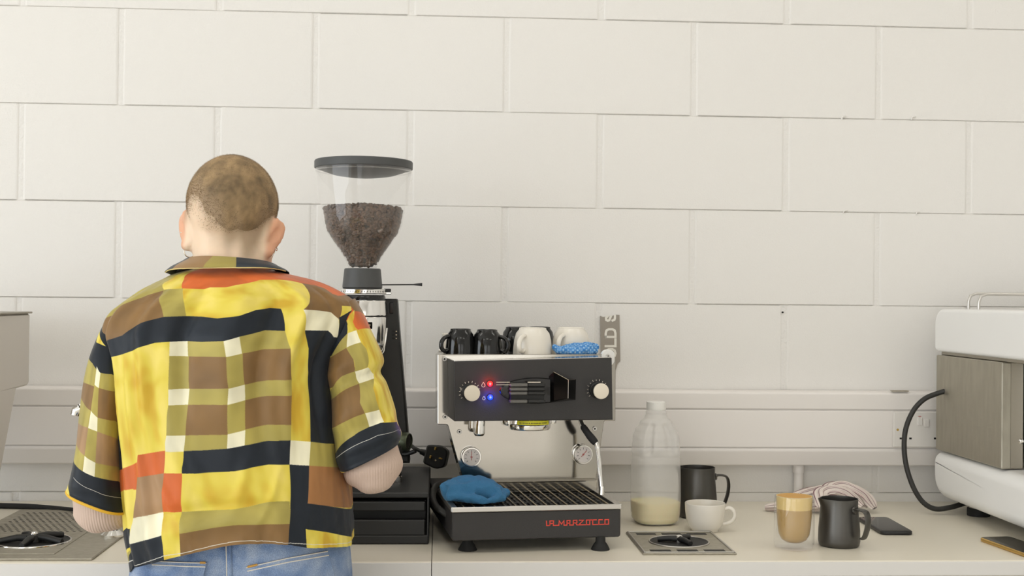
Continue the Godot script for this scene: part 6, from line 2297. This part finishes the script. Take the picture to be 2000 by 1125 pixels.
const BACK_PRINT := [
	["yellow", [0.051, 0.588, 0.252, 0.544, 0.321, 0.522, 0.373, 0.502, 0.414, 0.498, 0.409, 0.646, 0.394, 0.742, 0.383, 0.775, 0.288, 0.783, 0.28, 0.797, 0.197, 0.81, 0.158, 0.779, 0.087, 0.746, 0.088, 0.709, 0.088, 0.658]],
	["yellow", [0.371, 0.229, 0.457, 0.22, 0.495, 0.22, 0.512, 0.199, 0.602, 0.153, 0.688, 0.15, 0.747, 0.16, 0.776, 0.182, 0.674, 0.377, 0.705, 0.462, 0.744, 0.524, 0.774, 0.606, 0.78, 0.678, 0.76, 0.763, 0.685, 0.758, 0.7, 0.675, 0.7, 0.604, 0.672, 0.522, 0.643, 0.462, 0.614, 0.373, 0.586, 0.369, 0.553, 0.38, 0.526, 0.406, 0.496, 0.417, 0.47, 0.41, 0.429, 0.408]],
	["olive", [0, 0.44, 0, 0, 0.238, 0, 0.237, 0.177, 0.299, 0.241, 0.251, 0.282, 0.186, 0.37, 0.132, 0.454]],
	["brown", [0.075, 0.492, 0.019, 0.449, 0.186, 0.37, 0.251, 0.282, 0.299, 0.245, 0.381, 0.41, 0.357, 0.421, 0.308, 0.445, 0.26, 0.48, 0.075, 0.534, 0, 0.538]],
	["yellow", [0.296, 0.241, 0.237, 0.177, 0.238, 0, 0.318, 0, 0.318, 0.126, 0.372, 0.231]],
	["olive", [0.296, 0.241, 0.372, 0.231, 0.429, 0.408, 0.381, 0.411]],
	["orange", [0.318, 0.126, 0.318, 0, 1, 0, 1, 0.29, 1, 0.278, 0.886, 0.286, 0.862, 0.271, 0.881, 0.226, 0.839, 0.203, 0.776, 0.182, 0.747, 0.16, 0.688, 0.15, 0.602, 0.153, 0.512, 0.199, 0.495, 0.22, 0.457, 0.22, 0.439, 0.235, 0.37, 0.229]],
	["brown", [0.776, 0.182, 0.839, 0.203, 0.881, 0.226, 0.862, 0.271, 0.886, 0.286, 1, 0.278, 1, 0.338, 1, 0.367, 0.843, 0.355, 0.828, 0.425, 0.792, 0.393, 0.734, 0.383, 0.674, 0.377]],
	["cream", [0.674, 0.377, 0.734, 0.383, 0.792, 0.393, 0.826, 0.421, 0.859, 0.49, 0.838, 0.488, 0.821, 0.475, 0.805, 0.465, 0.705, 0.462]],
	["navy", [0.705, 0.462, 0.805, 0.465, 0.821, 0.475, 0.838, 0.488, 0.859, 0.49, 0.829, 0.415, 0.926, 0.365, 1, 0.45, 1, 0.525, 1, 0.611, 1, 0.718, 0.969, 0.776, 0.76, 0.763, 0.78, 0.678, 0.774, 0.606, 0.744, 0.524]],
	["navy", [0, 0.538, 0.075, 0.534, 0.26, 0.48, 0.308, 0.445, 0.357, 0.421, 0.381, 0.411, 0.429, 0.408, 0.47, 0.41, 0.496, 0.417, 0.526, 0.406, 0.553, 0.38, 0.586, 0.369, 0.614, 0.373, 0.643, 0.463, 0.592, 0.461, 0.541, 0.482, 0.515, 0.496, 0.484, 0.5, 0.414, 0.498, 0.373, 0.502, 0.321, 0.522, 0.252, 0.544, 0.051, 0.588, 0, 0.612]],
	["navy", [0.088, 0.658, 0.088, 0.709, 0.087, 0.746, 0.158, 0.779, 0.197, 0.81, 0, 0.817, 0, 0.762]],
	["orange", [0, 0.817, 0.197, 0.81, 0.28, 0.796, 0.263, 0.843, 0.247, 0.843, 0, 0.854]],
	["yellow", [0, 0.854, 0.247, 0.843, 0.257, 0.85, 0.224, 0.912, 0, 0.912]],
	["navy", [0, 0.912, 0.224, 0.912, 0.211, 0.964, 0.081, 0.944]],
	["olive", [0, 0.954, 0.212, 0.963, 0, 1, 0.094, 1]],
	["orange", [0.288, 0.783, 0.382, 0.775, 0.369, 0.818, 0.273, 0.823]],
	["tan", [0.273, 0.823, 0.369, 0.818, 0.354, 0.891, 0.239, 0.893]],
	["cream", [0.239, 0.893, 0.354, 0.891, 0.349, 0.941, 0.212, 0.945]],
	["navy", [0.212, 0.945, 0.349, 0.941, 0.344, 1, 0.006, 1]],
	["yellow", [0.382, 0.775, 0.435, 0.775, 0.425, 0.819, 0.369, 0.818]],
	["orange", [0.369, 0.818, 0.426, 0.819, 0.41, 0.896, 0.354, 0.891]],
	["yellow", [0.354, 0.891, 0.41, 0.896, 0.404, 0.946, 0.394, 1, 0.344, 1]],
	["cream", [0.414, 0.5, 0.452, 0.498, 0.454, 0.55, 0.412, 0.55]],
	["olive", [0.452, 0.498, 0.484, 0.5, 0.515, 0.496, 0.523, 0.552, 0.454, 0.55]],
	["cream", [0.515, 0.496, 0.541, 0.481, 0.554, 0.541, 0.523, 0.552]],
	["olive", [0.541, 0.481, 0.592, 0.461, 0.643, 0.463, 0.673, 0.524, 0.607, 0.527, 0.554, 0.541]],
	["olive", [0.412, 0.55, 0.456, 0.552, 0.457, 0.65, 0.407, 0.652]],
	["brown", [0.456, 0.552, 0.523, 0.552, 0.53, 0.645, 0.497, 0.648, 0.457, 0.65]],
	["olive", [0.523, 0.552, 0.555, 0.54, 0.566, 0.636, 0.53, 0.646]],
	["brown", [0.555, 0.54, 0.607, 0.527, 0.673, 0.524, 0.7, 0.623, 0.628, 0.624, 0.566, 0.636]],
	["cream", [0.407, 0.651, 0.458, 0.649, 0.453, 0.689, 0.406, 0.69]],
	["olive", [0.458, 0.649, 0.497, 0.648, 0.53, 0.645, 0.526, 0.687, 0.453, 0.689]],
	["cream", [0.53, 0.646, 0.565, 0.636, 0.565, 0.678, 0.526, 0.687]],
	["olive", [0.566, 0.636, 0.628, 0.624, 0.7, 0.623, 0.699, 0.669, 0.626, 0.669, 0.565, 0.678]],
	["olive", [0.406, 0.69, 0.453, 0.689, 0.442, 0.747, 0.393, 0.747]],
	["brown", [0.453, 0.689, 0.526, 0.687, 0.52, 0.745, 0.487, 0.746, 0.442, 0.747]],
	["olive", [0.526, 0.687, 0.565, 0.678, 0.56, 0.736, 0.521, 0.744]],
	["brown", [0.565, 0.678, 0.626, 0.669, 0.699, 0.669, 0.69, 0.73, 0.621, 0.729, 0.56, 0.736]],
	["cream", [0.393, 0.747, 0.442, 0.747, 0.435, 0.775, 0.383, 0.775]],
	["olive", [0.442, 0.747, 0.487, 0.746, 0.521, 0.745, 0.516, 0.772, 0.484, 0.775, 0.435, 0.776]],
	["cream", [0.521, 0.744, 0.56, 0.737, 0.554, 0.766, 0.516, 0.772]],
	["olive", [0.56, 0.736, 0.621, 0.729, 0.69, 0.73, 0.685, 0.758, 0.616, 0.759, 0.554, 0.766]],
	["navy", [0.435, 0.776, 0.484, 0.775, 0.516, 0.772, 0.554, 0.766, 0.616, 0.759, 0.685, 0.758, 0.672, 0.807, 0.61, 0.807, 0.565, 0.812, 0.524, 0.82, 0.506, 0.821, 0.461, 0.821, 0.426, 0.819]],
	["yellow", [0.426, 0.819, 0.461, 0.821, 0.506, 0.821, 0.524, 0.82, 0.565, 0.812, 0.61, 0.807, 0.672, 0.807, 0.653, 0.887, 0.596, 0.889, 0.54, 0.901, 0.515, 0.905, 0.48, 0.903, 0.41, 0.896]],
	["olive", [0.41, 0.896, 0.48, 0.903, 0.515, 0.905, 0.54, 0.901, 0.596, 0.889, 0.653, 0.887, 0.648, 0.944, 0.59, 0.948, 0.525, 0.948, 0.512, 0.948, 0.454, 0.947, 0.404, 0.945]],
	["brown", [0.404, 0.945, 0.454, 0.947, 0.512, 0.948, 0.525, 0.948, 0.59, 0.948, 0.648, 0.944, 0.638, 1, 0.506, 1, 0.394, 1]],
	["cream", [0.685, 0.758, 0.76, 0.763, 0.741, 0.81, 0.672, 0.807]],
	["navy", [0.672, 0.807, 0.741, 0.81, 0.715, 0.888, 0.698, 0.95, 0.7, 1, 0.638, 1, 0.647, 0.944]],
	["olive", [0.76, 0.763, 1, 0.784, 0.992, 0.825, 0.741, 0.81]],
	["tan2", [0.741, 0.81, 0.991, 0.826, 1, 0.906, 0.715, 0.888]],
	["navy", [0.715, 0.888, 1, 0.912, 1, 0.981, 0.699, 0.951]],
	["yellow", [0.699, 0.951, 1, 0.981, 0.95, 1, 0.7, 1]],
	["stitch", [0.081, 0.968, 0.194, 0.994, 0.343, 0.986, 0.400, 0.991, 0.509, 0.988, 0.545, 0.988, 0.634, 0.993, 0.694, 0.987, 0.776, 0.988, 0.953, 0.986]],
]
const SLEEVE_LEFT_ROWS := [[0.2081, 1.3456, 0.2510, 1.3235, 0.8700, 0.0460], [0.1952, 1.3123, 0.2478, 1.2845, 0.8750, 0.0520], [0.1864, 1.2760, 0.2462, 1.2532, 0.8800, 0.0560], [0.1787, 1.2283, 0.2464, 1.2089, 0.8850, 0.0600], [0.1727, 1.1793, 0.2482, 1.1598, 0.8900, 0.0620], [0.1690, 1.1347, 0.2516, 1.1168, 0.8950, 0.0640], [0.1653, 1.1001, 0.2543, 1.0700, 0.9000, 0.0650], [0.1633, 1.0816, 0.2551, 1.0449, 0.9020, 0.0660]]
const SLEEVE_LEFT_PRINT := [
	["navy", [0, 0.025, 0.081, 0, 1, 0, 1, 0.055, 1, 0.283, 0.625, 0.267, 0.488, 0.283, 0.336, 0.253, 0, 0.254]],
	["yellow", [0.259, 0.124, 0.067, 0.052, 0.482, 0.114]],
	["olive", [0, 0.233, 0.336, 0.253, 0.488, 0.283, 0.625, 0.267, 1, 0.292, 1, 0.379, 0.713, 0.354, 0.5, 0.357, 0.003, 0.371, 0, 0.338]],
	["brown", [0, 0.338, 0.003, 0.371, 0.5, 0.357, 0.713, 0.354, 1, 0.379, 1, 0.512, 0.741, 0.489, 0.521, 0.488, 0.473, 0.468, 0.319, 0.454, 0, 0.433]],
	["olive", [0, 0.433, 0.319, 0.454, 0.473, 0.468, 0.521, 0.488, 0.741, 0.489, 1, 0.517, 1, 0.604, 0.773, 0.566, 0.524, 0.549, 0.468, 0.543, 0.021, 0.554, 0, 0.512]],
	["tan", [0, 0.512, 0.021, 0.554, 0.468, 0.543, 0.524, 0.549, 0.773, 0.566, 1, 0.608, 1, 0.75, 0.809, 0.713, 0.522, 0.703, 0.458, 0.679, 0.335, 0.652, 0, 0.617]],
	["olive", [0, 0.617, 0.335, 0.652, 0.458, 0.679, 0.522, 0.703, 0.809, 0.713, 1, 0.75, 1, 0.817, 0.822, 0.781, 0.516, 0.772, 0.456, 0.76, 0.346, 0.741, 0, 0.708]],
	["cream", [0.439, 0.257, 0.494, 0.284, 0.501, 0.358, 0.46, 0.35]],
	["olive", [0.46, 0.35, 0.501, 0.358, 0.517, 0.489, 0.468, 0.468]],
	["cream", [0.47, 0.468, 0.517, 0.489, 0.524, 0.549, 0.463, 0.544]],
	["olive", [0.463, 0.544, 0.524, 0.549, 0.522, 0.703, 0.455, 0.679]],
	["cream", [0.455, 0.679, 0.522, 0.703, 0.52, 0.772, 0.451, 0.76]],
	["navy", [0, 0.708, 0.346, 0.741, 0.456, 0.76, 0.516, 0.772, 0.822, 0.781, 1, 0.817, 1, 1, 0.575, 1, 0.325, 1]],
	["stitch", [0.340, 0.808, 0.479, 0.839, 0.596, 0.855, 0.824, 0.860, 0.937, 0.871]],
]
const SLEEVE_RIGHT_ROWS := [[0.5639, 1.3472, 0.6078, 1.3872, 0.8700, 0.0520], [0.5646, 1.3238, 0.6227, 1.3621, 0.8750, 0.0580], [0.5654, 1.2905, 0.6349, 1.3363, 0.8800, 0.0620], [0.5670, 1.2707, 0.6566, 1.2897, 0.8850, 0.0640], [0.5693, 1.2493, 0.6521, 1.2674, 0.8900, 0.0650], [0.5723, 1.2254, 0.6624, 1.2493, 0.8930, 0.0660], [0.5763, 1.1900, 0.6762, 1.2104, 0.8960, 0.0660], [0.5794, 1.1630, 0.6808, 1.1875, 0.9000, 0.0660], [0.5833, 1.1285, 0.6881, 1.1678, 0.9020, 0.0660], [0.5926, 1.1087, 0.6821, 1.1537, 0.9020, 0.0640]]
const SLEEVE_RIGHT_PRINT := [
	["brown", [0.588, 0, 1, 0, 1, 0.112, 0.905, 0.097, 0.721, 0.072, 0.708, 0.029, 0.675, 0, 0.501, 0]],
	["orange", [0.675, 0, 0.708, 0.029, 0.731, 0.074, 0.905, 0.097, 1, 0.125, 1, 0.225, 0.928, 0.221, 0.673, 0.19, 0.623, 0.148, 0.618, 0.119, 0.603, 0.079, 0.541, 0.096, 0.5, 0.056, 0.497, 0]],
	["navy", [0.472, 0.059, 0.485, 0.102, 0.542, 0.094, 0.544, 0.119, 0.52, 0.166, 0.322, 0.228, 0, 0.229, 0, 0.05]],
	["yellow", [0.606, 0.077, 0.742, 0.069, 0.625, 0.122, 0.642, 0.183, 0.527, 0.169, 0.538, 0.124]],
	["yellow", [0.482, 0.038, 0.502, 0.055, 0.542, 0.094, 0.48, 0.1]],
	["yellow", [0.641, 0.184, 0.988, 0.222, 1, 0.229, 1, 0.342, 1, 0.538, 1, 0.825, 0.695, 0.727, 0.659, 0.649, 0.644, 0.606, 0.667, 0.535, 0.77, 0.455, 0.621, 0.354, 0.647, 0.311, 0.658, 0.276, 0.634, 0.246]],
	["cream", [0.526, 0.17, 0.641, 0.184, 0.634, 0.246, 0.497, 0.236]],
	["olive", [0.519, 0.169, 0.497, 0.236, 0.317, 0.24, 0.142, 0.27, 0.255, 0.241]],
	["brown", [0.498, 0.237, 0.51, 0.293, 0.506, 0.332, 0.507, 0.375, 0.414, 0.395, 0.268, 0.47, 0, 0.483, 0.075, 0.239, 0.318, 0.237]],
	["olive", [0.497, 0.236, 0.634, 0.246, 0.661, 0.274, 0.647, 0.311, 0.621, 0.357, 0.508, 0.375, 0.513, 0.304]],
	["cream", [0.508, 0.375, 0.631, 0.362, 0.775, 0.438, 0.755, 0.475, 0.542, 0.489]],
	["olive", [0, 0.542, 0.271, 0.462, 0.414, 0.395, 0.508, 0.375, 0.542, 0.489, 0.245, 0.548, 0, 0.571]],
	["brown", [0, 0.571, 0.245, 0.548, 0.542, 0.489, 0.51, 0.6, 0.522, 0.646, 0.268, 0.692, 0, 0.721]],
	["olive", [0.542, 0.489, 0.749, 0.476, 0.656, 0.548, 0.644, 0.606, 0.659, 0.649, 0.521, 0.649, 0.51, 0.6]],
	["cream", [0.521, 0.649, 0.659, 0.649, 0.695, 0.728, 0.536, 0.743]],
	["olive", [0, 0.742, 0.268, 0.692, 0.521, 0.649, 0.536, 0.743, 0.437, 0.778, 0.27, 0.816, 0, 0.862]],
	["navy", [0, 0.875, 0.251, 0.817, 0.437, 0.778, 0.528, 0.744, 0.654, 0.732, 0.945, 0.767, 1, 0.817, 0.962, 1, 0.556, 1, 0.262, 1, 0, 0.962]],
	["stitch", [0.056, 0.883, 0.222, 0.863, 0.460, 0.828, 0.586, 0.808, 0.904, 0.825, 1.000, 0.854]],
]
